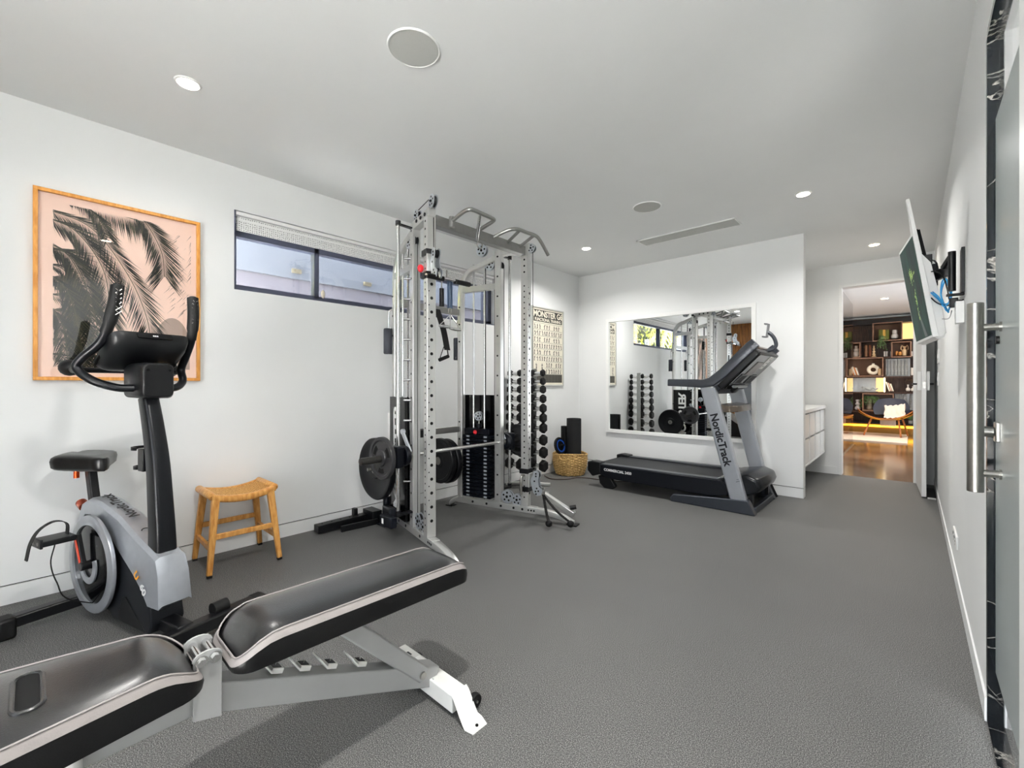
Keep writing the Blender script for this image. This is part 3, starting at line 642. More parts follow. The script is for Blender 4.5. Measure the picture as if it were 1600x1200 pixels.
# ---------------------------------------------------------------- exercise bike
def bike():
    th = math.radians(15); O = Vector((-2.793, .267, 0))
    M = Matrix.Translation(O) @ Matrix.Rotation(th, 4, 'Z')
    F = M.to_3x3() @ X3; L = M.to_3x3() @ Y3
    t = thing('exercise_bike', 'silver and black upright exercise bike in front of the palm picture', 'exercise bike', O)
    def B(): return MB(M)
    # body shells: lower charcoal, upper silver
    out_low = [(-.24, .36), (-.12, .50), (.05, .50), (.30, .36), (.455, .20), (.48, .08), (.46, .04), (.15, .03), (.02, .09), (-.10, .20)]
    def shell(poly, hw0, hw1=None): return poly
    hwid = lambda z: .064 - .014 * max(0, (z - .1)) / .4
    def sideprism(mb, poly, k=1.0):
        n = len(poly); vs = [(x, -hwid(z) * k, z) for x, z in poly] + [(x, hwid(z) * k, z) for x, z in poly]
        mb.faces(vs, [tuple(range(n)), tuple(range(2 * n - 1, n - 1, -1))] + [(i, i + n, (i + 1) % n + n, (i + 1) % n) for i in range(n)]); return mb
    low = sideprism(B(), out_low, .97).build('lower_shell', biked, t, bevel=.008, seg=3)
    # silver cover as a band following the top edge, wrapping down over the sides
    top = [(-.245, .36), (-.235, .44), (-.20, .507), (-.13, .534), (-.03, .526), (.163, .482), (.336, .416), (.50, .362), (.525, .30), (.54, .172)]
    bot = [(-.222, .36), (-.20, .42), (-.16, .455), (-.10, .463), (-.03, .447), (.089, .402), (.193, .339), (.32, .268), (.40, .215), (.455, .160)]
    m = B(); n = len(top); rings = []
    for (xt, zt), (xb, zb) in zip(top, bot):
        w_ = hwid(zt); w2 = hwid(zb) + .003
        rings.append([(xb, -w2, zb), (xt - .004, -w_ - .0, zt - .012), (xt, -w_ + .014, zt), (xt, w_ - .014, zt), (xt - .004, w_, zt - .012), (xb, w2, zb)])
    m.loft(rings, closed=True); sil = m.build('silver_cover', bikes, t, smooth=40)
    tx = B(); d0 = Vector((.163 + .03, 0, .482 - .526)).normalized()
    tx.text('NordicTrack', .056, Vector((.055, 0, .512)), -d0, -Y3, th=.0012); tx.build('lettering', blackp, sil, smooth=0)
    tx = B(); d1 = Vector((.50 - .336, 0, .362 - .416)).normalized(); tx.tube([(.295 + .016 * math.cos(a_ * .5), .016 * math.sin(a_ * .5), .433 - .33 * .016 * math.cos(a_ * .5)) for a_ in range(10)], .0022, 6); tx.build('emblem', blackp, sil)
    tx = B(); dd = Vector((.62, 0, -.78)); up = Vector((.78, 0, .62))
    tx.text('60', .050, Vector((.425, -.0665, .222)), dd, up, th=.0012, spacing=.95); tx.build('model_number', whitem, low, smooth=0)
    tx = B(); tx.text('U', .050, Vector((.368, -.0665, .270)), dd, up, th=.0012); tx.build('model_letter', mat('amber_mark', '#f0a020', .4), low, smooth=0)
    sideprism(B(), [(.235, .15), (.262, .155), (.44, .045), (.19, .04)], 1.01).build('access_hatch', blackp, low, bevel=.002)
    # crank disc
    m = B(); m.lathe([(.176, .0), (.219, .0), (.221, .006), (.219, .014), (.205, .020), (.178, .018), (.176, 0)], (0, -.076, .258), (0, -1, 0), 56, cap=False)
    disc = m.build('crank_disc', bikes, t)
    m = B(); m.lathe([(.02, 0), (.1775, 0), (.1775, .010), (.172, .012), (.02, .016)], (0, -.076, .258), (0, -1, 0), 48); m.build('disc_inset', blackg, disc)
    m = B()
    arc = [(.085 * math.cos(a_), .085 * math.sin(a_)) for a_ in [math.radians(200 + 8 * k) for k in range(24)]] + [(.052 * math.cos(a_), .058 * math.sin(a_)) for a_ in [math.radians(384 - 8 * k) for k in range(24)]]
    m.prism([(x, z) for x, z in arc], (.0, -.094, .258), X3, Z3, (0, -.006, 0)); m.build('disc_swoosh', bikes, disc)
    cr = B(); cr.beam((-.045, -.118, .395), (.0, -.112, .245), .018, .034, up=(1, 0, 0)); cr.cyl((0, -.07, .258), (0, -.125, .258), .02); crk = cr.build('crank_arm', blackp, t, bevel=.003)
    B().beam((-.040, -.1285, .375), (-.006, -.1225, .265), .003, .016, up=(1, 0, 0)).build('red_stripe', mat('orange_red', '#e04422', .4), crk)
    # pedal and strap
    p = B(); p.box(-.105, -.0, -.245, -.135, .395 - .012, .395 + .012); p.box(-.10, -.005, -.25, -.24, .375, .415); pd = p.build('pedal', blackp, t, bevel=.003)
    pth = spline([(-.05, -.150, .402), (-.055, -.15, .455), (-.055, -.19, .475), (-.06, -.235, .45), (-.06, -.262, .40), (-.06, -.275, .33)], 5)
    s = B(); s.loft([[(v.x - .016, v.y, v.z), (v.x + .016, v.y, v.z), (v.x + .016, v.y - .003, v.z - .002), (v.x - .016, v.y - .003, v.z - .002)] for v in pth]); s.build('pedal_strap', blackm, pd)
    for yy in (-.246,): B().cyl((-.08, yy, .395), (-.08, yy - .006, .395), .008).cyl((-.03, yy, .395), (-.03, yy - .006, .395), .008).build('pedal_bolt', steelm, pd)
    pw = spline([M @ Vector(v) for v in [(-.02, -.2, .38), (-.03, -.21, .30), (.0, -.2, .22), (.02, -.16, .13), (-.02, .05, .02), (-.2, .2, .006)]], 6)
    MB().tube(pw, .0025, 6).build('power_lead', blackm, t)
    cr = B(); cr.beam((.04, .118, .12), (.0, .112, .27), .018, .034, up=(1, 0, 0)); cr.box(-.01, .095, .135, .245, .108, .132); cr.build('crank_arm', blackp, t, bevel=.003)
    B().cyl((-.235, -.03, .475), (-.275, -.03, .49), .022).build('rear_knob', mat('copper_red', '#8a3a22', .3, .5), t)
    # stabilisers and frame
    m = B(); m.beam((-.14, -.30, .062), (-.14, .26, .062), .055, .05); st = m.build('rear_stabilizer', blackp, t, bevel=.008)
    for y in (-.32, .28): B().box(-.18, -.10, y - .03, y + .03, 0, .09).build('end_cap', blackm, st, bevel=.012)
    m = B(); m.beam((.62, -.20, .062), (.62, .28, .062), .06, .055); st = m.build('front_stabilizer', blackp, t, bevel=.008)
    for y in (-.22, .30): B().box(.58, .66, y - .03, y + .03, 0, .09).build('end_cap', blackm, st, bevel=.012)
    B().cyl((.60, .11, .10), (.60, .17, .10), .028).build('transport_wheel', blackm, st)
    m = B(); m.beam((-.16, 0, .07), (.62, 0, .07), .06, .05); m.build('floor_beam', blackp, t, bevel=.006)
    B().tube(spline([(-.12, .24, .03), (-.05, .2, .05), (-.02, .1, .05), (-.02, 0, .05)], 5), .008, 8).build('rear_brace', blackp, t)
    # mast
    path = [(.432, .345), (.428, .45), (.412, .60), (.392, .75), (.352, .90), (.312, 1.02)]
    sp_ = spline([(x, 0, z) for x, z in path], 5); rings = []
    for i, v in enumerate(sp_):
        a = sp_[max(0, i - 1)]; b = sp_[min(len(sp_) - 1, i + 1)]; tg = (b - a).normalized(); nm = Vector((tg.z, 0, -tg.x)); q = i / (len(sp_) - 1); hw = .040 - .010 * q; hh = .046 - .012 * q
        rings.append([v + nm * y + Y3 * x for x, y in rrect(hw * 2, hh * 2, .016, 3)])
    m = B(); m.loft(rings); mast = m.build('mast', mat('mast_charcoal', '#26282c', .3, .4), t)
    cp = B(); cp.box(.30, .345, -.035, .035, .70, .80); cp.build('bottle_cage_mount', blackp, mast, bevel=.004)
    cg = B(); 
    for zz, rr in ((.795, .042), (.71, .034)):
        cg.loft([[(.265 + rr * k_ * math.cos(a_), rr * k_ * math.sin(a_), zz + dz) for k_, dz in ((1, -.007), (1, .007), (.82, .007), (.82, -.007))] for a_ in [math.radians(60 + 15 * i) for i in range(17)]])
    cg.build('bottle_cage', blackp, mast)
    # console box, console, handlebars
    hb = B(); hb.loft([[(x, y, z) for y, z in [(p_[0] + 0, p_[1] + zc) for p_ in rrect(w_, h_, .022, 4)]] for x, w_, h_, zc in ((.22, .10, .12, 1.10), (.25, .125, .15, 1.095), (.385, .125, .155, 1.095), (.405, .11, .14, 1.095))])
    hbx = hb.build('console_housing', blackp, t, bevel=.004)
    for y in (-.04, .04): B().cyl((.404, y, 1.14), (.4065, y, 1.14), .005).build('screw', blackg, hbx)
    ax = Vector((.80, 0, .60)).normalized(); nx = Vector((-.60, 0, .80)).normalized()     # console plane: up axis and face normal (towards rider)
    cc = Vector((.275, 0, 1.215)); rings = []
    for off, sx_, sy_, r_ in ((-.042, .22, .12, .03), (-.028, .265, .19, .04), (.0, .285, .235, .04), (.018, .29, .24, .035), (.024, .275, .225, .03)):
        rings.append([cc + Y3 * a_ + ax * b_ + nx * off for a_, b_ in rrect(sx_, sy_, r_, 4)])
    con = B().loft(rings).build('console', blackp, t, smooth=50)
    B().prism(rrect(.13, .026, .006), cc + ax * .1195 - nx * .002, Y3, nx, ax * .004).build('usb_cover', blackg, con)
    tx = B()
    for k in (-1, 0, 1): tx.prism([(-.0025, -.003), (.0025, -.003), (.0025, .003), (-.0025, .003)], cc + ax * .1236 - nx * .002 + Y3 * k * .007, Y3, nx, ax * .0005)
    tx.build('usb_mark', whitem, con, smooth=0)
    B().prism(rrect(.22, .14, .01), cc + nx * .0245, Y3, ax, nx * .001).build('display', blackg, con)
    for sgn in (-1, 1):
        v = B()
        for k in range(9): v.prism([(-.03, 0), (.03, 0), (.03, .003), (-.03, .003)], cc + Y3 * sgn * .1435 - ax * (.10 - k * .008) + nx * .0, nx * .25, ax, Y3 * sgn * .002)
        v.build('vent_slots', holem, con)
    for sgn in (-1, 1):
        pts = spline([(.33, -.05, 1.062), (.31, -.11, 1.065), (.27, -.175, 1.095), (.225, -.208, 1.145), (.245, -.195, 1.19), (.29, -.158, 1.25), (.33, -.135, 1.34)] if sgn < 0 else [(.33, .05, 1.062), (.31, .11, 1.065), (.27, .155, 1.095), (.235, .165, 1.15), (.27, .168, 1.21), (.315, .168, 1.28), (.33, .168, 1.34)], 6)
        h = B().tube(pts, .0165, 14).build('handlebar', mat('handlebar_black', '#1e2126', .3, .3), t) if sgn < 0 else B().tube(pts, .0165, 14).build('handlebar', MATS['handlebar_black'], t)
        gp = [Vector((.31, -.148, 1.29)), Vector((.325, -.138, 1.34)), Vector((.333, -.126, 1.41)), Vector((.332, -.117, 1.475)), Vector((.330, -.115, 1.497))] if sgn < 0 else [Vector((.318, .168, 1.29)), Vector((.330, .168, 1.34)), Vector((.336, .168, 1.41)), Vector((.332, .168, 1.475)), Vector((.330, .168, 1.492))]
        g = B().tube(spline(gp, 4), [.020] * 4 + [.0235] * 8 + [.023] * 3 + [.014] * 2, 14).build('hand_grip', blackm, h)
        gx = -.120 if sgn < 0 else .168
        gm = B()
        for k in range(6):
            for j in (-1, 1): gm.tube([(.353, gx - .010 * j - (.004 if sgn > 0 else 0), 1.365 + k * .018), (.355, gx + .010 * j, 1.383 + k * .018)], .0014, 5)
        gm.build('grip_pattern', steelm, g)
        B().tube(spline([(.23, sgn * (.203 if sgn < 0 else .165), 1.15), (.17, sgn * .196, 1.145), (.11, sgn * .182, 1.14), (.07, sgn * .17, 1.145)], 4), .0155, 12).build('forward_handle', MATS['handlebar_black'], h)
        B().ball((.085, sgn * .185, 1.15), .044, 14, (1.3, .8, .8)).build('elbow_rest', blackm, h)
    B().tube([(.12, -.16, 1.140), (.12, .16, 1.140)], .012, 10).build('cross_grip', MATS['handlebar_black'], t)
    # seat post, saddle
    m = B(); m.beam((-.215, 0, .50), (-.262, 0, .668), .036, .046, up=(1, 0, 0)); m.build('seat_post', blackp, t, bevel=.006)
    B().box(-.33, -.20, -.03, .03, .655, .672).build('seat_clamp', blackp, t, bevel=.003)
    B().cyl((-.315, -.035, .655), (-.315, -.035, .61), .0115).build('seat_knob', mat('orange_anodised', '#d9501f', .25, .7), t)
    rings = []
    for k in range(15):
        q = k / 14; x = -.405 + .29 * q
        hw = .132 * (math.sin(min(1, q / .32) * PI / 2) ** .6) if q < .32 else .132 - (.132 - .034) * ((q - .32) / .55 if q < .87 else 1) ** .8
        if q > .87: hw = .034 * math.sqrt(max(.02, 1 - ((q - .87) / .135) ** 2))
        if q == 0: hw = .04
        zc = .706 - .010 * q; th_ = .060 if q < .55 else .060 - .014 * (q - .55) / .45
        ring = []
        for j in range(20):
            a = 2 * PI * j / 20; c_, s_ = math.cos(a), math.sin(a)
            y = hw * (abs(c_) ** .7) * (1 if c_ > 0 else -1); z = zc + (th_ * .55 * abs(s_) ** .6 if s_ > 0 else -th_ * .9 * abs(s_) ** .5)
            if s_ > 0: z -= .010 * max(0, 1 - abs(y) / .035) * (1 if q < .6 else .3); 
            ring.append((x, y, z))
        rings.append(ring)
    B().loft(rings).build('saddle', mat('saddle_black', '#17171a', .32, coat=.2), t, smooth=60)
bike()

# ---------------------------------------------------------------- stool
def stool():
    t = thing('woven_stool', 'light wooden stool with saddle shaped woven cane seat against the window wall', 'stool', (-3.06, .85, 0))
    x0, x1, y0, y1 = -3.215, -2.915, .70, 1.005
    feet = [(-2.885, .665), (-2.878, 1.030), (-3.240, .672), (-3.240, 1.035)]
    tops = [(-2.925, .705), (-2.925, .992), (-3.200, .71), (-3.200, .990)]
    for (fx, fy), (tx_, ty) in zip(feet, tops):
        lg = MB().beam((tx_, ty, .425), (fx, fy, .012), .040, .036, up=(1, 0, 0), w2=.027, h2=.025).build('leg', stoolm, t, bevel=.006, seg=3)
        MB().beam((fx + (tx_ - fx) * .03, fy + (ty - fy) * .03, .014), (fx, fy, 0), .024, .022, up=(1, 0, 0)).build('foot_pad', blackm, lg)
    def at(i, z): q = (z - .012) / .388; return Vector((feet[i][0] + (tops[i][0] - feet[i][0]) * q, feet[i][1] + (tops[i][1] - feet[i][1]) * q, z))
    for i, j, z in ((0, 1, .215), (2, 3, .215), (0, 2, .150), (1, 3, .150)):
        MB().beam(at(i, z), at(j, z), .018, .030).build('stretcher', stoolm, t, bevel=.003)
    zf = lambda y: .418 + .028 * ((y - .8525) / .165) ** 2
    for x in (x0 + .012, x1 - .012):
        ys = [.685 + .335 * k / 12 for k in range(13)]
        MB().loft([[(x + a_, y, zf(y) + b_ - .010) for a_, b_ in rrect(.042, .040, .014, 3)] for y in ys]).build('side_rail', stoolm, t, smooth=50)
    for y in (.688, 1.017):
        MB().tube([(x0 - .004, y, zf(y) - .008), (x0 + .01, y, zf(y) - .004), (x1 - .01, y, zf(y) - .004), (x1 + .004, y, zf(y) - .008)], [.014, .021, .021, .014], 14).build('end_rail', stoolm, t, smooth=60)
    m = MB(); n = 26
    for k in range(n):
        y = .705 + .295 * (k + .5) / n; xs = [x0 + .03 + (x1 - x0 - .06) * j / 16 for j in range(17)]
        m.loft([[(x, y - .0048, zf(y) + .004 + (.0022 if (j + k) % 2 else -.0012)), (x, y + .0048, zf(y) + .004 + (.0022 if (j + k) % 2 else -.0012)), (x, y + .0048, zf(y) + .001), (x, y - .0048, zf(y) + .001)] for j, x in enumerate(xs)])
    for j in range(16):
        x = x0 + .03 + (x1 - x0 - .06) * (j + .5) / 16; ys = [.70 + .305 * k / n for k in range(n + 1)]
        m.loft([[(x - .004, y, zf(y) + .0046 + (.0018 if (j + k) % 2 else -.002)), (x + .004, y, zf(y) + .0046 + (.0018 if (j + k) % 2 else -.002)), (x + .004, y, zf(y)), (x - .004, y, zf(y))] for k, y in enumerate(ys)])
    m.build('woven_seat', canem, t, smooth=0)
stool()

# ---------------------------------------------------------------- multi gym rack
FLp, FRp = Vector((-2.31, 1.74, 0)), Vector((-2.31, 2.70, 0))
def side_matrix(sgn):
    """local x = towards the wall along the splayed frame, y = outboard, z = up"""
    P0 = FLp if sgn < 0 else FRp
    a = Vector((-.972, .235 * (1 if sgn < 0 else -1), 0)).normalized()
    n = Vector((-a.y, a.x, 0)) if (Vector((-a.y, a.x, 0)).y * sgn > 0) else Vector((a.y, -a.x, 0))
    M = Matrix(((a.x, n.x, 0, P0.x), (a.y, n.y, 0, P0.y), (0, 0, 1, 0), (0, 0, 0, 1)))
    return M
TOP = 2.19; XB = -2.55
def pulley(M, c, axis, r, parent, name='pulley', plates=True, n=26):
    m = MB(M); ax = Vector(axis).normalized(); c = Vector(c)
    m.lathe([(r * .35, -.010), (r * .9, -.010), (r * .78, 0), (r * .9, .010), (r * .35, .010)], c, ax, n)
    p = m.build(name, blackp, parent)
    if plates:
        m = MB(M)
        for s in (-1, 1): m.lathe([(r * .2, 0), (r * 1.08, 0), (r * 1.08, .003), (r * .2, .003)], c + ax * (s * .013 - .0015), ax, n)
        pl = m.build('pulley_plate', alum, p)
        h = MB(M)
        for s in (-1, 1):
            u = ax.orthogonal().normalized(); w = ax.cross(u)
            for k in range(5):
                a = 2 * PI * k / 5 + .4; h.disc(c + ax * s * .0150 + (u * math.cos(a) + w * math.sin(a)) * r * .66, ax * s, r * .17, 10)
            h.disc(c + ax * s * .0150, ax * s, r * .22, 10, .004)
        h.build('plate_holes', holem, pl)
    return p
def rack():
    t = thing('multi_gym_rack', 'silver steel multi gym rack with cable pulleys and weight stack by the window wall', 'gym rack', (-2.6, 2.22, 0))
    for sgn in (-1, 1):
        M = side_matrix(sgn); B = lambda: MB(M)
        inner = -1
        # base beam and feet
        m = B(); m.box(-.10, .66, -.027, .027, .045, .095); bb = m.build('base_beam', rackm, t, bevel=.003)
        h = B()
        for s in (-1, 1):
            for x in ((-.085, -.06, -.035, .02, .10, .22, .36, .5) if s < 0 else (-.085, -.06, -.035, .10, .36, .5)): h.disc((x, s * .0265, .070), (0, s, 0), .0075 if x < 0 else .010, 12, .003)
        h.build('bolt_heads', blackp, bb)
        pf = spline([(-.07, 0, .07), (-.20, 0, .066), (-.32, 0, .048), (-.41, 0, .012)], 6)
        m = B(); m.loft([[v + Vector((0, y, z)) for y, z in rrect(.052, .046 - .010 * i / len(pf), .006, 2)] for i, v in enumerate(pf)]); ft_ = m.build('front_foot', rackm, t)
        B().box(-.445, -.36, -.036, .036, 0, .010).build('foot_plate', blackp, ft_, bevel=.002)
        pf = spline([(.63, 0, .07), (.68, 0, .066), (.73, 0, .04), (.755, 0, .012)], 5)
        m = B(); m.loft([[v + Vector((0, y, z)) for y, z in rrect(.05, .045, .006, 2)] for v in pf]); ft_ = m.build('rear_foot', rackm, t)
        B().box(.71, .785, -.036, .036, 0, .010).build('foot_plate', blackp, ft_, bevel=.002)
        # front upright with holes
        m = B(); m.box(-.031, .031, -.031, .031, .095, TOP - .03); up = m.build('front_upright', rackm, t, bevel=.004)
        h = B(); z = .20; k = 0
        while z < 1.90:
            h.disc((-.0305, 0, z), (-1, 0, 0), .0105, 14)
            h.disc((-.0305, .018 * sgn * -1, z + .045), (-1, 0, 0), .0045, 8)
            z += .0895
        z = .17
        while z < 1.90:
            for s in (-1, 1): h.disc((0, s * .0305, z), (0, s, 0), .0065, 10)
            z += .0447
        for zz in (1.98, 2.03, 2.08, 2.13):
            for s in (-1, 1): h.disc((0, s * .0305, zz), (0, s, 0), .008, 10)
        h.build('upright_holes', holem, up, smooth=0)
        # mid upright
        m = B(); m.box(.222, .282, -.028, .028, .095, TOP); mu = m.build('middle_upright', rackm, t, bevel=.004)
        h = B(); z = .16
        while z < 2.15:
            for s in (-1, 1): h.disc((.252, s * .0275, z), (0, s, 0), .008, 12, .002)
            z += .165
        h.build('bolt_heads', blackp, mu)
        B().box(.2225, .225, -.006, .006, .3, 1.95).build('cable_slot', holem, mu)
        # rear curved tube
        pth = [(.64, 0, .095), (.64, 0, 1.0), (.64, 0, 1.80)] + [(.64 - .17 * (1 - math.cos(a)), 0, 1.86 + .22 * math.sin(a)) for a in [k * PI / 16 for k in range(1, 9)]] + [(.28, 0, 2.135)]
        m = B(); rings = []
        for i, v in enumerate(pth):
            a_ = Vector(pth[max(0, i - 1)]); b_ = Vector(pth[min(len(pth) - 1, i + 1)]); tg = (b_ - a_).normalized(); nm = Vector((tg.z, 0, -tg.x))
            rings.append([Vector(v) + nm * p_ + Y3 * q_ for p_, q_ in rrect(.052, .052, .012, 3)])
        m.loft(rings); ru = m.build('rear_upright', rackm, t)
        h = B()
        for z in [.3, .45, .6, .75, 1.45, 1.60, 1.75]:
            h.disc((.64, -.0255, z), (0, -1, 0), .008, 12, .003)
            h.disc((.64, .0255, z), (0, 1, 0), .008, 12, .003)
        h.build('bolt_heads', blackp, ru)
        m = B(); m.box(.28, .615, -.022, .022, 1.875, 1.925); m.build('upper_rail', rackm, t, bevel=.003)
        # top beam front to middle, rising a little at the front
        m = B(); m.beam((.26, 0, TOP - .02), (-.04, 0, TOP - .005), .05, .055); tb = m.build('top_beam', rackm, t, bevel=.003)
        for x in (.02, .09, .16):
            for s in (-1, 1): B().disc((x, s * .0255, TOP - .01), (0, s, 0), .012, 14, .005).build('bolt_head', blackp, tb)
        # pulleys: top front, top rear
        if sgn < 0:
            pulley(M, (-.055, 0, TOP + .055), (0, 1, 0), .040, t); pulley(M, (.205, 0, TOP + .045), (0, 1, 0), .036, t)
            B().tube([(-.04, 0, TOP + .094), (.19, 0, TOP + .080)], .0028, 6).build('cable', blackm, t)
        else:
            pulley(M, (.42, 0, TOP + .03), (0, 1, 0), .048, t); pulley(M, (-.05, 0, TOP - .02), (0, 1, 0), .034, t)
            B().tube([(-.06, 0, TOP + .012), (.4, 0, TOP + .076)], .0028, 6).build('cable', blackm, t)
        pulley(M, (.34, 0, TOP - .10), (0, 1, 0), .045, t)
        pulley(M, (.245, sgn * 0, TOP - .12), (0, 1, 0), .040, t, plates=False)
        # lower pulleys on the base
        pulley(M, (.17, 0, .150), (0, 1, 0), .050, t); pulley(M, (.078, 0, .135), (0, 1, 0), .044, t)
        # vertical cables
        m = B(); m.tube([(-.062, 0, TOP - .05), (-.062, 0, 1.95 if sgn < 0 else .46)], .0026, 6); m.tube([(.298, 0, 2.07), (.298, 0, .9)], .0026, 6); m.tube([(.385, 0, 2.07), (.385, 0, .72)], .0026, 6)
        m.tube([(.205, 0, 2.07), (.205, 0, .16)], .0026, 6); m.build('cable', blackm, t)
        # shroud and weight stack
        sh = B(); yo = .052
        sh.box(.300, .615, yo, yo + .004, .115, .985); sh.box(.300, .305, yo - .03, yo + .004, .115, .985); sh.box(.61, .615, yo - .03, yo + .004, .115, .985)
        shd = sh.build('stack_shroud', blackg, t)
        lt = B(); lt.text('MONSTER', .185, (.455, yo + .0045, .55), (0, 0, 1), (-1 if sgn > 0 else 1, 0, 0), th=.0015 if sgn < 0 else -.0015, spacing=.86)
        lt.build('lettering', whitem, shd, smooth=0)
        if sgn < 0:
            sg = B(); sg.box(.617, .66, yo - .0, yo + .006, .30, .86); sg.build('white_edge_plate', whitem, shd)
        m = B()
        for x in (.395, .505): m.cyl((x, -.004, .10), (x, -.004, TOP - .08), .0085, n=16)
        m.build('guide_rods', chrome, t)
        nst = 17
        for k in range(nst):
            z0 = .115 + k * .0315
            wp = B().box(.310, .590, -.048, .040, z0, z0 + .0275).build('stack_plate', navym, t, bevel=.0025, seg=1)
            if sgn > 0 or k % 1 == 0:
                q = B(); q.box(.345, .375, -.0488, -.048, z0 + .007, z0 + .021); q.box(.52, .55, -.0488, -.048, z0 + .007, z0 + .021); q.build('plate_numeral', mat('numeral_grey', '#9aa0a8', .5) if 'numeral_grey' not in MATS else MATS['numeral_grey'], wp)
        zt = .115 + nst * .0315
        m = B(); m.box(.325, .575, -.046, .038, zt, zt + .05); m.cyl((.45, -.004, zt + .05), (.45, -.004, zt + .09), .02); tp = m.build('stack_head', navym, t, bevel=.004)
        B().ball((.45, -.066, zt + .022), .018, 16, (1, .7, 1)).build('selector_knob', redm, tp)
        B().cyl((.45, -.05, zt + .022), (.45, -.06, zt + .022), .006).build('selector_pin', steelm, tp)
        pulley(M, (.45, -.004, zt + .155), (0, 1, 0), .036, t)
        B().tube([(.45, -.004, zt + .12), (.45, -.004, zt + .085)], .004, 8).build('cable_link', steelm, t)
        # smith guide rod outboard, with its bracket
        yo2 = .090
        Mi = M.inverted(); ry = 1.66 if sgn < 0 else 2.765
        pl = Mi @ Vector((XB, ry, 0))
        m = B(); m.cyl((pl.x, pl.y, .22), (pl.x, pl.y, TOP - .03), .0115, n=20); sr = m.build('smith_guide_rod', chrome, t)
        m = B(); m.beam((.252, 0, TOP - .035), (pl.x, pl.y, TOP - .035), .03, .008, up=(0, 0, 1)); m.cyl((pl.x, pl.y, TOP - .045), (pl.x, pl.y, TOP - .015), .018, n=16)
        m.beam((.252, 0, .20), (pl.x, pl.y, .20), .04, .012); m.cyl((pl.x, pl.y, .19), (pl.x, pl.y, .23), .018)
        m.build('rod_bracket', blackp, sr)
        for k in range(12):
            z = .62 + k * .139 if k else .50
            z = .405 + k * .1405
            if abs(z - .68) < .05: continue
            B().cyl((.262, .026, z), (.285, .070, z), .0085, n=12).build('hook_peg', chrome, t)
        # weight storage horn
        z = .46; m = B(); m.cyl((.56, .05, z), (.56, .24, z), .012); m.cyl((.56, .055, z), (.56, .065, z), .03); m.build('storage_horn', steelm, t)
    # cross members between the two frames
    a = Vector((-2.93, 1.885, 0)); b = Vector((-2.93, 2.555, 0))
    for z, hh in ((1.705, .055), (.685, .050)):
        m = MB(); m.box(-2.955, -2.925, a.y, b.y, z - hh / 2, z + hh / 2)
        m.build('rear_crossmember', rackd, t, bevel=.003)
    m = MB(); m.box(-2.345, -2.285, 1.775, 2.665, 2.112, 2.182); cm = m.build('top_crossmember', rackd, t, bevel=.003)
    # pull-up handles
    def hnd(pts, r=.0135, closed=False, sp=True): return MB().tube(spline(pts, 5) if sp else pts, r, 12, closed)
    hnd([(-2.30, 1.90, 2.165), (-2.18, 1.895, 2.195), (-2.125, 1.90, 2.205), (-2.10, 1.925, 2.207), (-2.10, 2.02, 2.205), (-2.10, 2.11, 2.200), (-2.125, 2.135, 2.198), (-2.2, 2.14, 2.185), (-2.30, 2.14, 2.165)]).build('pull_up_handle', rackd, cm)
    MB().cyl((-2.28, 1.90, 2.13), (-2.28, 1.90, 2.20), .020).build('handle_socket', rackd, cm)
    hnd([(-2.11, 2.0, 2.205), (-2.28, 2.13, 2.105)], .012, sp=False).build('pull_up_handle', chrome, cm)
    hnd([(-2.28, 2.30, 2.165), (-2.18, 2.34, 2.20), (-2.13, 2.39, 2.21), (-2.13, 2.50, 2.213), (-2.13, 2.60, 2.215), (-2.13, 2.66, 2.19), (-2.13, 2.76, 2.10)], .0135).build('pull_up_handle', rackd, cm)
    hnd([(-2.13, 2.42, 2.21), (-2.29, 2.46, 2.165)], .012, sp=False).build('pull_up_handle', rackd, cm)
    hnd([(-2.13, 2.58, 2.21), (-2.29, 2.60, 2.165)], .012, sp=False).build('pull_up_handle', rackd, cm)
    MB().tube([(-2.315 , 2.19 + .026 * math.cos(a_ * PI / 8), 2.088 + .026 * math.sin(a_ * PI / 8)) for a_ in range(16)], .0045, 8, True).build('suspension_ring', steelm, cm)
    # sliding cable trolleys
    for sgn, zc in ((-1, 1.86), (1, .315)):
        M = side_matrix(sgn); B = lambda: MB(M)
        tr = B().box(-.042, .040, -.042, .042, zc + .045, zc + .085).build('trolley_collar', blackp, t, bevel=.003); B().box(-.042, .04, -.042, .042, zc - .10, zc - .06).build('trolley_collar', blackp, t, bevel=.003)
        m = B(); m.box(-.048, -.038, -.040, .040, zc - .06, zc + .05); m.build('trolley_plate', rackm, tr, bevel=.002)
        pp = [(-.07, .035), (-.075, .065), (-.10, .078), (-.125, .062), (-.125, .035), (-.115, .0), (-.125, -.05), (-.155, -.075), (-.145, -.115), (-.11, -.125), (-.075, -.105), (-.06, -.05), (-.05, 0)]
        m = B()
        for s in (-.020, .017): m.prism([(x, z + zc) for x, z in pp], (0, s, 0), X3, Z3, (0, .003, 0))
        sw = m.build('swivel_plate', alum, tr)
        h = B()
        for x, z in ((-.098, .05), (-.098, .03), (-.085, -.01), (-.105, -.065), (-.12, -.085), (-.095, -.09), (-.10, -.11)):
            for s in (-1, 1): h.disc((x, s * .0202, z + zc), (0, s, 0), .007, 10)
        h.build('plate_holes', holem, sw)
        pulley(M, (-.098, 0, zc + .04), (0, 1, 0), .030, t, plates=False); pulley(M, (-.105, 0, zc - .08), (0, 1, 0), .034, t, plates=False)
        hh = B().tube(spline([(.0, -.03 , zc + .03), (0, -.075, zc + .03), (0, -.085, zc), (0, -.085, zc - .09), (0, -.084, zc - .11)], 5), .010, 12) if sgn > 0 else B().cyl((.04, 0, zc + -.02), (.065, 0, zc - .02), .008)
        hh.build('pull_handle', steelm, tr)
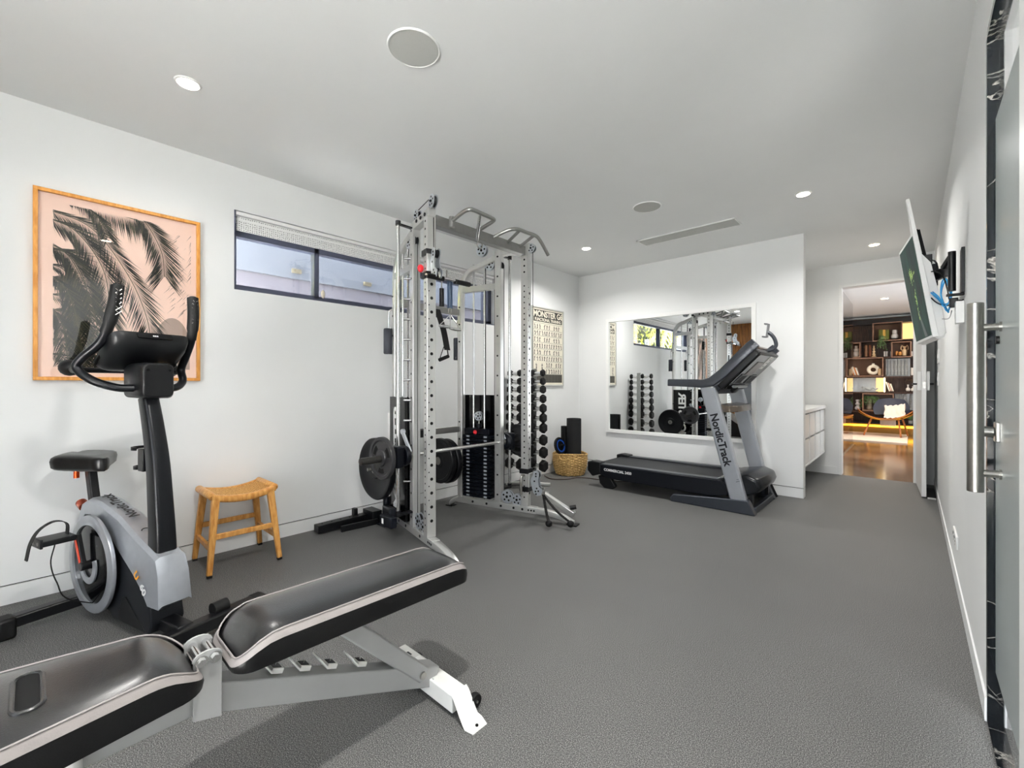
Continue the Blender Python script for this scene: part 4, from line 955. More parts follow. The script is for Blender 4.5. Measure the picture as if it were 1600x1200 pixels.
        # carabiner
        cb = B().tube(spline([(-.150 + .010 * math.cos(q), .0, zc - .10 - .020 * math.sin(q)) for q in [k * PI / 4 for k in range(8)]], 3, True), .0035, 8, True); cb.build('carabiner', steelm, tr)
    M = side_matrix(-1); MB(M).ball((.035, -.048 * -1, 1.83), .020, 16, (1, 1, 1.3)).build('trolley_knob', redm, t)
    # spotter pads and lat seat rollers behind the frame
    for (y, x, z) in ((1.862, -2.99, 1.41), (2.555, -2.985, 1.39)):
        m = MB().lathe([(.006, -.098), (.034, -.098), (.038, -.092), (.038, .092), (.034, .098), (.006, .098)], (x, y, z), (0, 0, 1), 24); m.build('foam_roller', mat('slate_foam', '#2b2e36', .7) if 'slate_foam' not in MATS else MATS['slate_foam'], t)
        MB().cyl((x, y, z - .1), (x, y, z + .235), .007).build('roller_rod', chrome, t)
        MB().beam((x, y, z + .23), (-2.93, y + (.09 if y < 2 else .0), z + .30), .02, .012).build('roller_bracket', rackd, t)
    MB().box(-2.93, -2.86, 1.90, 2.14, .655, .72).build('lower_pad', blackm, t, bevel=.01)
rack()

# barbell in the smith carriage
def barbell():
    zb = .592
    t = thing('smith_barbell', 'long chrome barbell running through both sides of the multi gym rack', 'barbell', (XB, 2.2, zb))
    MB().cyl((XB, 1.60, zb), (XB, 2.84, zb), .0135, n=24).build('bar', chrome, t)
    for y0, y1 in ((1.385, 1.62), (2.80, 3.03)):
        MB().lathe([(.012, 0), (.0235, .002), (.0235, y1 - y0 - .002), (.012, y1 - y0)], (XB, y0, zb), (0, 1, 0), 28).build('sleeve', mat('worn_sleeve', '#4c4a48', .35, .8) if 'worn_sleeve' not in MATS else MATS['worn_sleeve'], t)
    for s, y in ((-1, 1.66), (1, 2.765)):
        m = MB(); m.box(XB - .055, XB + .045, y - .038, y + .022, zb - .072, zb + .072); bk = m.build('bearing_block', navym, t, bevel=.01, seg=3)
        MB().lathe([(.02, 0), (.062, 0), (.068, .006), (.068, .03), (.05, .045), (.02, .045)], (XB + .0, y - s * .030, zb), (0, -s, 0), 32).build('hook_hub', navym, bk)
        MB().lathe([(.010, 0), (.026, .001), (.026, .006), (.014, .01)], (XB, y - s * .075, zb), (0, -s, 0), 24).build('hub_ring', steelm, bk)
        m = MB(); m.beam((XB + .02, y - s * .085, zb + .02), (XB - .06, y - s * .075, zb + .155), .012, .030, up=(1, 0, 0)); m.cyl((XB - .06, y - s * .066, zb + .158), (XB - .06, y - s * .088, zb + .158), .018); m.build('latch_arm', alum, bk, bevel=.002)
barbell()
def plate(loc, r, th_, label, name='weight_plate', group='weight plates around the rack'):
    x, y, z = loc
    t = thing(name, label, 'weight plate', loc, group)
    m = MB(); prof = [(.026, -th_ * .5), (.050, -th_ * .5), (.055, -th_ * .3), (r * .40, -th_ * .22), (r * .80, -th_ * .22), (r * .86, -th_ * .5), (r * .985, -th_ * .5), (r, -th_ * .4), (r, th_ * .4), (r * .985, th_ * .5), (r * .86, th_ * .5), (r * .80, th_ * .22), (r * .4, th_ * .22), (.055, th_ * .3), (.05, th_ * .5), (.026, th_ * .5)]
    m.lathe(prof, loc, (0, 1, 0), 48); m.build('disc', mat('worn_iron', '#3c3c3e', .42, .5, var=.1) if 'worn_iron' not in MATS else MATS['worn_iron'], t)
    h = MB()
    for k in range(3):
        a0 = k * 2 * PI / 3 + .5; poly = [(r * .72 * math.cos(a0 + q * .12), r * .72 * math.sin(a0 + q * .12)) for q in range(-3, 4)] + [(r * .50 * math.cos(a0 + q * .12), r * .50 * math.sin(a0 + q * .12)) for q in range(3, -4, -1)]
        h.prism(poly, (x, y - th_ * .245, z), X3, Z3, (0, th_ * .49, 0))
    h.build('grip_opening', holem, t)
    return t
plate((XB, 1.540, .597), .138, .030, 'dark iron weight plate on the near sleeve of the barbell, outermost')
def bumper(loc, r, th_, label):
    t = thing('bumper_plate', label, 'weight plate', loc, 'weight plates around the rack')
    MB().lathe([(.026, -th_ / 2), (r * .30, -th_ / 2), (r * .33, -th_ * .38), (r * .80, -th_ * .38), (r * .84, -th_ / 2), (r * .97, -th_ / 2), (r, -th_ * .35), (r, th_ * .35), (r * .97, th_ / 2), (r * .84, th_ / 2), (r * .8, th_ * .38), (r * .33, th_ * .38), (r * .3, th_ / 2), (.026, th_ / 2)], loc, (0, 1, 0), 56).build('disc', navym if r < 0 else mat('bumper_rubber', '#15171d', .4, .1) if 'bumper_rubber' not in MATS else MATS['bumper_rubber'], t)
    MB().lathe([(.024, -th_ * .52), (.034, -th_ * .52), (.034, th_ * .52), (.024, th_ * .52)], loc, (0, 1, 0), 28).build('hub', steelm, t)
    return t
def Mp(sgn, v): return side_matrix(sgn) @ Vector(v)
q = Mp(-1, (.56, .20, .46)); bumper((q.x, q.y + .03, q.z), .225, .045, 'large black bumper plate stored low behind the near barbell end')
plate((XB, 2.880, .592), .138, .030, 'dark iron weight plate on the far sleeve of the barbell, beside the dumbbell tower')
q = Mp(1, (.56, .20, .46)); bumper((q.x, q.y, q.z), .205, .045, 'black bumper plate stored low on the far side of the rack')
bumper((-2.96, 2.34, .43), .19, .05, 'black bumper plate hanging low between the two frames of the rack')
bumper((-2.96, 2.405, .42), .19, .05, 'second black bumper plate low between the rack frames, next to the weight stack')

# accessories hanging on the rack
def rack_accessories():
    # lat bar across the near trolley
    t = thing('lat_pull_bar', 'black ended chrome pull bar hung on the upper near pulley of the rack', 'pull bar', (-2.2, 1.85, 1.76))
    p0 = Vector((-2.18, 1.615, 1.742)); p1 = Vector((-2.24, 2.02, 1.760)); d_ = (p1 - p0)
    MB().tube([p0, p0 + d_ * .5 + Vector((0, 0, .006)), p1], .0115, 14).build('bar', chrome, t)
    for a_, b_ in ((0, .36), (.64, 1.0)): MB().tube([p0 + d_ * a_, p0 + d_ * b_], .0165, 16).build('bar_grip', blackm, t)
    MB().tube([p0 + d_ * .45, p0 + d_ * .45 + Vector((0, 0, .06))], .005, 8).build('hanging_link', steelm, t)
    # blue-grey loop strap with two chrome handles
    t = thing('loop_strap', 'slate blue webbing strap hanging below the chrome pull bar', 'strap', (-2.3, 1.95, 1.6))
    s = MB(); y_ = 1.850; x_ = -2.235
    for dx in (-.012, .012): s.box(x_ - .002, x_ + .002, y_ - .013 + dx, y_ + .005 + dx, 1.575, 1.755)
    s.build('webbing', mat('slate_webbing', '#2f4159', .7), t)
    MB().tube([(x_, y_ - .004 + .011 * math.cos(k * PI / 5), 1.558 + .02 * math.sin(k * PI / 5)) for k in range(10)], .003, 8, True).build('carabiner', steelm, t)
    for k, (dy, lb) in enumerate(((-.045, 'left of the pair of chrome cable handles hanging from the blue strap'), (.045, 'right of the pair of chrome cable handles hanging from the blue strap'))):
        h = thing('cable_handle', lb, 'cable handle', (x_, y_ + dy, 1.50), 'chrome cable handles')
        a = Vector((x_, y_ + .1 * dy, 1.530)); c0 = Vector((x_ - .01, y_ + dy - .042, 1.455 - .01 * k)); c1 = Vector((x_ + .01, y_ + dy + .038, 1.450 - .01 * k))
        MB().tube([a, c0], .0028, 8).tube([a, c1], .0028, 8).build('handle_frame', chrome, h)
        MB().tube([c0, c0.lerp(c1, .2), c0.lerp(c1, .5), c0.lerp(c1, .8), c1], [.006, .010, .012, .010, .006], 14).build('grip', chrome, h)
    # black suspension strap
    t = thing('suspension_strap', 'black webbing strap with foam loop handle hanging from the front upright of the rack', 'strap', (-2.29, 1.8, 1.5))
    a = Vector((-2.30, 1.792, 1.57)); b = Vector((-2.28, 1.862, 1.305)); m = MB(); m.loft([[p_ + Vector((0, u_ * .022, 0)) + Vector((v_ * .004, 0, 0)) for u_, v_ in ((-1, -1), (1, -1), (1, 1), (-1, 1))] for p_ in spline([a, a.lerp(b, .5) + Vector((0, .01, 0)), b], 5)]); m.build('webbing', blackm, t)
    c = b + Vector((0, .008, -.040)); d2 = c + Vector((0, -.075, -.028))
    MB().tube([b, c, ], .004, 8).tube([b + Vector((0, -.03, .02)), d2], .003, 8).build('loop_cord', blackm, t)
    MB().tube([c, d2], .012, 14).build('foam_grip', blackm, t)
    t = thing('foam_handle', 'short black foam roller hanging above the blue strap behind the rack upright', 'roller', (-2.6, 1.96, 1.72))
    MB().cyl((-2.62, 2.085, 1.665), (-2.62, 2.085, 1.80), .018).build('foam', blackm, t); MB().cyl((-2.62, 2.085, 1.80), (-2.62, 2.085, 1.86), .005).build('rod', steelm, t)
    # triceps rope on the low trolley
    t = thing('triceps_rope', 'black twisted triceps rope with two ball ends on the low pulley', 'rope', (-2.15, 2.74, .2))
    top = Mp(1, (-.155, 0, .20))
    for k, e in enumerate((Vector((-2.00, 2.60, .052)), Vector((-1.875, 2.70, .052)))):
        m = MB(); n = 60
        for ph in (0, PI):
            pts = []
            for i in range(n + 1):
                q_ = i / n; c = top.lerp(e, q_) + Vector((.0, 0, -.02 * math.sin(q_ * PI))); an = q_ * 2 * PI * 9 + ph; pts.append(c + Vector((math.cos(an) * .0055, math.sin(an) * .0055, 0)))
            m.tube(pts, .0066, 7)
        rp = m.build('rope_strand', mat('rope_black', '#2a2927', .8, var=.3, scale=120) if 'rope_black' not in MATS else MATS['rope_black'], t)
        MB().ball(tuple(e + Vector((0, 0, -.012))), .027, 18, (1, 1, .95)).build('ball_end', blackm, rp)
    MB().tube(spline([tuple(top + Vector((.012 * math.cos(q_), 0, .03 + .028 * math.sin(q_)))) for q_ in [k * PI / 4 for k in range(8)]], 3, True), .004, 8, True).build('carabiner', steelm, t)
    # grey foot lever beside the far foot
    t = thing('foot_plate_attachment', 'short silver foot plate attachment resting on the far front foot of the rack', 'foot plate', (-2.05, 2.86, 0))
    m = MB(); m.beam((-2.26, 2.86, .17), (-1.98, 2.90, .045), .045, .04); m.build('arm', rackm, t, bevel=.003)
    m = MB(); m.beam((-2.27, 2.80, .20), (-2.27, 2.92, .165), .05, .02); m.build('plate', rackm, t, bevel=.003)
    m = MB(); m.cyl((-2.02, 2.90, .09), (-1.98, 2.93, .10), .018); m.build('knob', blackp, t)
    # blue black storage post on the floor at the near frame
    t = thing('landmine_holder', 'dark navy steel bracket with upright tube on the floor below the near plates', 'bracket', (-2.97, 1.75, 0))
    MB().box(-3.04, -2.93, 1.79, 1.90, 0, .010).build('base_plate', navym, t)
    MB().cyl((-2.985, 1.840, .010), (-2.985, 1.840, .215), .026, n=28).build('upright_tube', navym, t)
    m = MB(); m.beam((-2.98, 1.83, .11), (-2.62, 1.665, .185), .05, .085); m.box(-2.66, -2.52, 1.585, 1.635, .125, .20); m.build('cross_arm', navym, t, bevel=.008)
    MB().box(-2.63, -2.61, 1.583, 1.585, .145, .18).build('label_sticker', whitem, t)
    # steel jammer arm on the floor
    t = thing('steel_attachment', 'black steel rack attachment bar lying on the floor by the skirting', 'rack attachment', (-3.13, 1.6, 0))
    m = MB(); m.beam((-3.155, 1.375, .040), (-3.165, 1.80, .040), .072, .055); m.build('bar', blackp, t, bevel=.003)
    m = MB(); m.beam((-3.075, 1.52, .022), (-3.05, 1.80, .022), .022, .044); m.build('side_plate', blackp, t, bevel=.003)
    m = MB(); m.box(-3.20, -3.05, 1.76, 1.84, 0, .10); m.box(-3.225, -3.18, 1.68, 1.71, .04, .115); m.build('clamp_block', blackp, t, bevel=.004)
    for k in range(5): MB().cyl((-3.158, 1.42 + k * .07, .0675), (-3.158, 1.42 + k * .07, .069), .006).build('bolt_hole', holem, t)
rack_accessories()

# ---------------------------------------------------------------- treadmill
def treadmill():
    t = thing('treadmill', 'large grey and black treadmill standing in front of the wall mirror', 'treadmill', (-1.7, 4.36, 0))
    tgrey = mat('treadmill_silver', '#a4a8ae', .34, .5, var=.05, scale=9); tdark = mat('treadmill_charcoal', '#3a3e45', .36, .3); tbk = mat('treadmill_black', '#1a1c20', .4)
    NY, FY = 4.0, 4.72
    # base feet and cross tube
    for y, nm in ((NY + .0, 'near'), (FY - .0, 'far')):
        s = .03; poly = [(-1.645, .0), (-1.655, .03), (-1.625, .068), (-1.17, .105), (-1.0, .118), (-.985, .09), (-.945, .0)]
        MB().prism(poly, (0, y - s if y < 4.3 else y - .05, 0), X3, Z3, (0, .075, 0)).build('base_foot', tdark, t, bevel=.008)
    MB().box(-.99, -.955, NY + .04, FY - .03, .0, .052).build('base_crossbar', tdark, t, bevel=.004)
    MB().box(-1.12, -1.06, NY + .06, FY - .04, .03, .09).build('base_crossbar', tbk, t, bevel=.004)
    # uprights
    for k, (y, bx0, bx1, bz, tx0, tx1, tz) in enumerate(((NY, -1.142, -1.012, .110, -1.385, -1.262, 1.050), (FY - .02, -1.125, -.995, .110, -1.370, -1.240, 1.085))):
        m = MB(); rings = []
        for q in range(9):
            f = q / 8; x0 = bx0 + (tx0 - bx0) * f; x1 = bx1 + (tx1 - bx1) * f; z = bz + (tz - bz) * f; ro = .010
            rings.append([(x0 + ro, y - .02, z), (x1 - ro, y - .02, z), (x1, y - .02 + ro, z), (x1, y + .035, z), (x0, y + .035, z), (x0, y - .02 + ro, z)])
        m.loft(rings); u = m.build('upright', tgrey, t, smooth=30)
        if k == 0:
            d_ = (Vector((-1.160, 0, .40)) - Vector((-1.272, 0, .81))).normalized(); up = Vector((-d_.z, 0, d_.x)); c = Vector((-1.213, y - .0208, .605))
            l = MB(); l.text('NordicTrack', .088, c, d_, up, th=.0006, spacing=.98); l.build('lettering', biked, u, smooth=0)
            l = MB(); l.prism([(0, 0), (.03, .012), (.03, .02), (0, .008)], (-1.09, y - .0208, .255), X3, Z3, (0, -.0006, 0)); l.prism([(0.005, .02), (.025, .028), (.025, .034), (.005, .026)], (-1.09, y - .0208, .255), X3, Z3, (0, -.0006, 0)); l.build('emblem', mat('emblem_grey', '#6c7075', .4), u)
    # lower cross shelf between the uprights
    m = MB(); m.loft([[(x, y, z) for x, z in [(-1.285 + o, .905), (-1.15 + o, .89), (-1.14 + o, .835), (-1.27 + o, .83)]] for y, o in ((NY + .036, -.01), (NY + .12, .03), (FY - .16, .03), (FY - .05, -.0))]); m.build('cross_shelf', mat('grey_brown_reflection', '#6d6258', .22, .6), t, bevel=.006)  # brownish reflection put into the shelf's base colour
    # handrail arms running up into the console sides
    for y, nm in ((NY - .004, 0), (FY + .004, 1)):
        pth = [(-1.672, 1.092, .062), (-1.52, 1.088, .066), (-1.36, 1.082, .074), (-1.29, 1.10, .080), (-1.20, 1.172, .078), (-1.08, 1.292, .080), (-.985, 1.385, .086), (-.945, 1.42, .080)]
        rings = []
        for i, (x, z, h_) in enumerate(pth):
            a = pth[max(0, i - 1)]; b = pth[min(len(pth) - 1, i + 1)]; tg = Vector((b[0] - a[0], 0, b[1] - a[1])).normalized(); nm_ = Vector((-tg.z, 0, tg.x))
            w_ = .050
            rings.append([Vector((x, y, z)) + nm_ * p_ + Y3 * q_ for p_, q_ in rrect(h_, w_, .010, 2)])
        arm = MB().loft(rings).build('handrail_arm', tdark, t, smooth=35)
        MB().beam((-1.665, y, 1.122), (-1.40, y, 1.118), .042, .006).build('arm_grip', blackm, arm)
    # console deck between the arms
    ax = Vector((.70, 0, .714)).normalized(); nx = Vector((-.714, 0, .70)); c0 = Vector((-1.10, (NY + FY) / 2, 1.215))
    m = MB(); m.prism(rrect(FY - NY - .05, .44, .02), c0 - nx * .045, Y3, ax, nx * .055); con = m.build('console', tbk, t, bevel=.006)
    MB().prism(rrect(.34, .17, .008), c0 + ax * .075 + nx * .010, Y3, ax, nx * .016).build('console_screen', blackg, con, bevel=.002)
    MB().prism(rrect(.30, .13, .005), c0 + ax * .075 + nx * .0262, Y3, ax, nx * .0008).build('screen_glass', mat('screen_grey', '#5c5e62', .15), con)
    for sg in (-1, 1):
        MB().prism(rrect(.11, .13, .006), c0 + Y3 * sg * .255 + ax * .06 + nx * .010, Y3, ax, nx * .010).build('speaker_panel', tdark, con, bevel=.002)
        sl = MB()
        for k in range(7): sl.prism([(-.045, 0), (.045, 0), (.045, .005), (-.045, .005)], c0 + Y3 * sg * .255 + ax * (.01 + k * .014) + nx * .0203, Y3, ax, nx * .0008)
        sl.build('speaker_slots', holem, con)
        MB().lathe([(.036, 0), (.042, .002), (.042, .012), (.036, .014)], c0 + Y3 * sg * .25 - ax * .12 + nx * .010, nx, 24).build('cup_holder', tdark, con)
    kp = MB()
    for i in range(7):
        for j in range(3): kp.prism(rrect(.022, .010, .003), c0 + Y3 * (-.09 + i * .03) - ax * (.045 + j * .016) + nx * .010, Y3, ax, nx * .004)
    kp.build('keypad', mat('key_grey', '#8c8f93', .4), con)
    MB().prism(rrect(.26, .022, .010), c0 - ax * .125 + nx * .010, Y3, ax, nx * .03).build('front_grip_bar', mat('grip_light', '#9a9c9c', .35, .3), con, bevel=.004)
    MB().prism(rrect(.50, .05, .012), c0 + ax * .205 + nx * .006, Y3, ax, nx * .03).build('console_brow', mat('brow_bronze', '#5b4a3c', .2, .5), con, bevel=.006)
    MB().prism(rrect(FY - NY - .12, .09, .02), c0 - ax * .245 - nx * .03, Y3, ax, nx * .06).build('console_chin', tdark, con, bevel=.01)
    # underside of the console: dark recess with panels, as seen from the room
    un = -nx * .045
    MB().prism(rrect(FY - NY - .10, .40, .02), c0 + un - nx * .001, Y3, ax, -nx * .006).build('console_underside', blackg, con, bevel=.002)
    MB().prism(rrect(.20, .15, .006), c0 + un - nx * .007 + Y3 * -.06 + ax * .05, Y3, ax, -nx * .006).build('underside_panel', mat('panel_taupe', '#8b8580', .4), con, bevel=.002)
    for sg in (-1, 1):
        MB().prism(rrect(.17, .11, .006), c0 + un - nx * .007 + Y3 * sg * .16 - ax * .075, Y3, ax, -nx * .008).build('vent_panel', mat('vent_panel_grey', '#5d5f61', .4) if 'vent_panel_grey' not in MATS else MATS['vent_panel_grey'], con, bevel=.002)
        vl = MB()
        for k in range(7): vl.prism([(-.075, 0), (.075, 0), (.075, .006), (-.075, .006)], c0 + un - nx * .0155 + Y3 * sg * .16 - ax * (.118 - k * .0135), Y3, ax, -nx * .001)
        for k in range(4): vl.prism([(0, -.045), (.004, -.045), (.004, .045), (0, .045)], c0 + un - nx * .0155 + Y3 * (sg * .16 - .06 + k * .038) - ax * .075, Y3, ax, -nx * .001)
        vl.build('vent_slots', holem, con)
    MB().prism(rrect(.42, .022, .008), c0 + un - nx * .010 - ax * .155, Y3, ax, -nx * .022).build('underside_bar', MATS['grip_light'], con, bevel=.004)
    MB().lathe([(.02, 0), (.036, .004), (.036, .03), (.028, .036)], c0 + un - nx * .006 - ax * .19 - Y3 * .10, -nx, 24).build('underside_knob', blackm, con)
    mp_ = MB().prism(rrect(.09, .14, .006), c0 + un - nx * .007 + Y3 * .10 + ax * .13, Y3, ax, -nx * .008).build('mount_plate', mat('mount_pale', '#c9c8c2', .35, .3), con, bevel=.002)
    hh_ = MB()
    for k in range(6): hh_.disc(c0 + un - nx * .0152 + Y3 * (.08 + (k % 2) * .04) + ax * (.09 + (k // 2) * .04), -nx, .006, 10)
    hh_.build('mount_holes', holem, mp_)
    # tablet holder
    hk = MB(); hk.tube(spline([(-.955, 4.40, 1.375), (-.91, 4.41, 1.385), (-.885, 4.42, 1.42), (-.893, 4.42, 1.47), (-.915, 4.42, 1.51), (-.945, 4.42, 1.54)], 5), .016, 12)
    th_ = hk.build('tablet_arm', tdark, t)
    m = MB(); u_ = Vector((.12, 0, .99)).normalized(); m.prism(rrect(.05, .12, .006), (-.955, 4.42, 1.555), Y3, u_, (.012, 0, 0)); m.prism(rrect(.06, .012, .003), (-.962, 4.42, 1.500), Y3, u_, (-.028, 0, .004)); m.prism(rrect(.06, .012, .003), (-.945, 4.42, 1.612), Y3, u_, (-.028, 0, .004)); m.build('tablet_clamp', mat('clamp_grey', '#6d6e70', .4), th_, bevel=.002)
    # deck
    DY0, DY1 = NY + .03, FY - .03
    MB().box(-2.50, -1.24, DY0 + .06, DY1 - .06, .215, .236).build('running_belt', mat('belt_rubber', '#232429', .55, bump=.2, bscale=300), t, bevel=.002)
    for y0, y1, k in ((DY0 - .03, DY0 + .065, 0), (DY1 - .065, DY1 + .03, 1)):
        m = MB(); m.prism([(-2.46, .15), (-2.46, .240), (-1.22, .250), (-1.16, .20), (-1.16, .13), (-1.30, .10), (-2.30, .105)], (0, y0, 0), X3, Z3, (0, y1 - y0, 0)); sk = m.build('side_rail', mat('deck_navy', '#1b1f29', .35, .2) if 'deck_navy' not in MATS else MATS['deck_navy'], t, bevel=.008)
        MB().prism([(-2.45, .240), (-2.45, .247), (-1.24, .257), (-1.24, .250)], (0, y0 + .004, 0), X3, Z3, (0, y1 - y0 - .012, 0)).build('foot_rail', tdark, sk, bevel=.002)
        if k == 0:
            l = MB(); l.text('COMMERCIAL 2450', .036, (-2.205, y0 - .0006, .192), X3 + Z3 * -.012, Z3, th=.0006, spacing=1.0); l.build('lettering', whitem, sk, smooth=0)
        e = MB(); e.prism([(-2.56, .16), (-2.56, .255), (-2.50, .268), (-2.40, .262), (-2.40, .14), (-2.50, .105)], (0, y0 - .004, 0), X3, Z3, (0, y1 - y0 + .008, 0)); e.build('rear_end_cap', tbk, t, bevel=.01)
        MB().prism([(-2.44, .12), (-2.30, .12), (-2.235, .03), (-2.27, .0), (-2.37, .0), (-2.42, .04)], (0, y0 + .015, 0), X3, Z3, (0, .05, 0)).build('rear_foot', tbk, t, bevel=.008)
    MB().cyl((-2.50, DY0 + .05, .205), (-2.50, DY1 - .05, .205), .022).build('rear_roller', blackm, t)
    MB().box(-2.44, -1.2, DY0 + .04, DY1 - .04, .12, .20).build('deck_frame', tbk, t)
    # motor hood
    hood = [(-1.30, .235), (-1.20, .285), (-1.02, .318), (-.935, .285), (-.915, .225), (-.93, .18), (-1.0, .145), (-1.25, .13)]
    m = MB(); rings = []
    for y, k in ((DY0 + .02, .90), (DY0 + .06, 1), (DY1 - .14, 1), (DY1 - .02, .93)):
        rings.append([(-1.12 + (x + 1.12) * (k if x > -1.1 else 1), y, .14 + (z - .14) * k) for x, z in hood])
    m.loft(rings); hd = m.build('motor_hood', mat('hood_grey', '#2c2f34', .25, .3), t, bevel=.012, seg=3, smooth=45)
    MB().box(-1.20, -1.10, 4.25, 4.48, .302, .3032).build('hood_badge', whitem, hd) if False else None
    m = MB(); m.beam((-1.0, DY0 + .06, .15), (-1.0, DY0 + .06, .05), .05, .03); m.beam((-1.0, DY1 - .06, .15), (-1.0, DY1 - .06, .05), .05, .03); m.cyl((-1.06, DY0, .10), (-1.06, DY1, .10), .02); m.build('lift_mechanism', tbk, t)
    m = MB(); m.beam((-1.40, 4.12, .12), (-1.14, 4.12, .075), .03, .03); m.cyl((-1.38, 4.02, .115), (-1.38, 4.10, .115), .014); m.build('incline_link', steelm, t)
    m = MB(); m.beam((-1.02, FY + .03, .17), (-.955, FY + .06, .005), .02, .03); m.build('rear_strut', tbk, t)
    # mains lead on the floor
    pts = spline([(-3.18, 4.05, .006), (-3.02, 3.97, .006), (-2.88, 4.06, .006), (-2.84, 4.21, .006), (-2.72, 4.285, .006), (-2.62, 4.295, .006), (-2.50, 4.31, .006), (-2.3, 4.4, .008)], 7)
    c = MB().tube(pts, .0045, 8); tag(c.build('floor_cable', mat('cord_brown', '#3a2721', .6)), 'thin dark brown power cord on the floor between basket and treadmill', 'cord')
treadmill()

# ---------------------------------------------------------------- dumbbell tower
def dumbbells():
    yT = 3.55; xc = -3.035
    t = thing('dumbbell_tower', 'tall grey upright tower rack stacked with hex dumbbells behind the multi gym', 'dumbbell rack', (xc, yT, 0))
    m = MB(); m.box(xc - .014, xc + .014, yT - .02, yT + .02, .02, 1.245); m.box(-3.045, -3.02, yT, 3.66, .02, 1.245); m.build('centre_post', rackm, t, bevel=.003)
    MB().box(-3.045, -2.985, 3.66, 3.667, .02, 1.245).build('side_panel', mat('tower_panel', '#9a9c9a', .4, .3), t, bevel=.001)
    for (x, y) in ((xc - .18, yT - .12), (xc + .2, yT - .12), (xc - .18, yT + .16), (xc + .2, yT + .16)):
        MB().beam((xc, yT, .03), (x, y, .015), .05, .026).build('foot', rackm, t, bevel=.004)
    zs = [1.195, 1.108, 1.022, .925, .825, .725, .620, .495, .365, .225]
    rubber = mat('hex_rubber', '#1d1b1a', .5, var=.2, scale=60)
    ordn = ['top', 'second', 'third', 'fourth', 'fifth', 'sixth', 'seventh', 'eighth', 'ninth', 'bottom']
    first = None
    for i, z in enumerate(zs):
        r = .034 + .0026 * i; hl = .034 + .0022 * i; gl = .052
        for s, nm in ((-1, 'left column'), (1, 'right column')):
            xx = -3.148 if s < 0 else -2.918; yd = 3.50 if s < 0 else 3.60
            cr = MB(); cr.box(xx - .030, xx + .030, yd - .022, yd + .022, z - .026, z - .0195); cr.box(min(xc, xx), max(xc, xx), yd - .008, yd + .008, z - .032, z - .025); cr.build('cradle', rackm, t)
            d = thing('hex_dumbbell', 'black hex dumbbell with chrome handle, %s in the %s' % (ordn[i] if i in (0, 9) else ordn[i] + ' from the top', nm), 'dumbbell', (xx, yd, z), 'hex dumbbells on the tower')
            b = MB()
            def hexh(x0, x1):
                rings = []
                for x_, k in ((x0, .72), (x0 + (x1 - x0) * .14, 1), (x0 + (x1 - x0) * .86, 1), (x1, .72)):
                    rings.append([(x_, yd + r * k * 1.1 * math.cos(q * PI / 3 + PI / 6), z + r * k * 1.1 * math.sin(q * PI / 3 + PI / 6)) for q in range(6)])
                return MB().loft(rings)
            for e in (-1, 1):
                hexh(xx + e * gl, xx + e * (gl + hl)).build('hex_head', rubber, d, smooth=20)
            MB().tube([(xx - gl, yd, z), (xx - gl * .8, yd, z), (xx, yd, z), (xx + gl * .8, yd, z), (xx + gl, yd, z)], [.011, .013, .0155, .013, .011], 16).build('handle', chrome, d)
dumbbells()

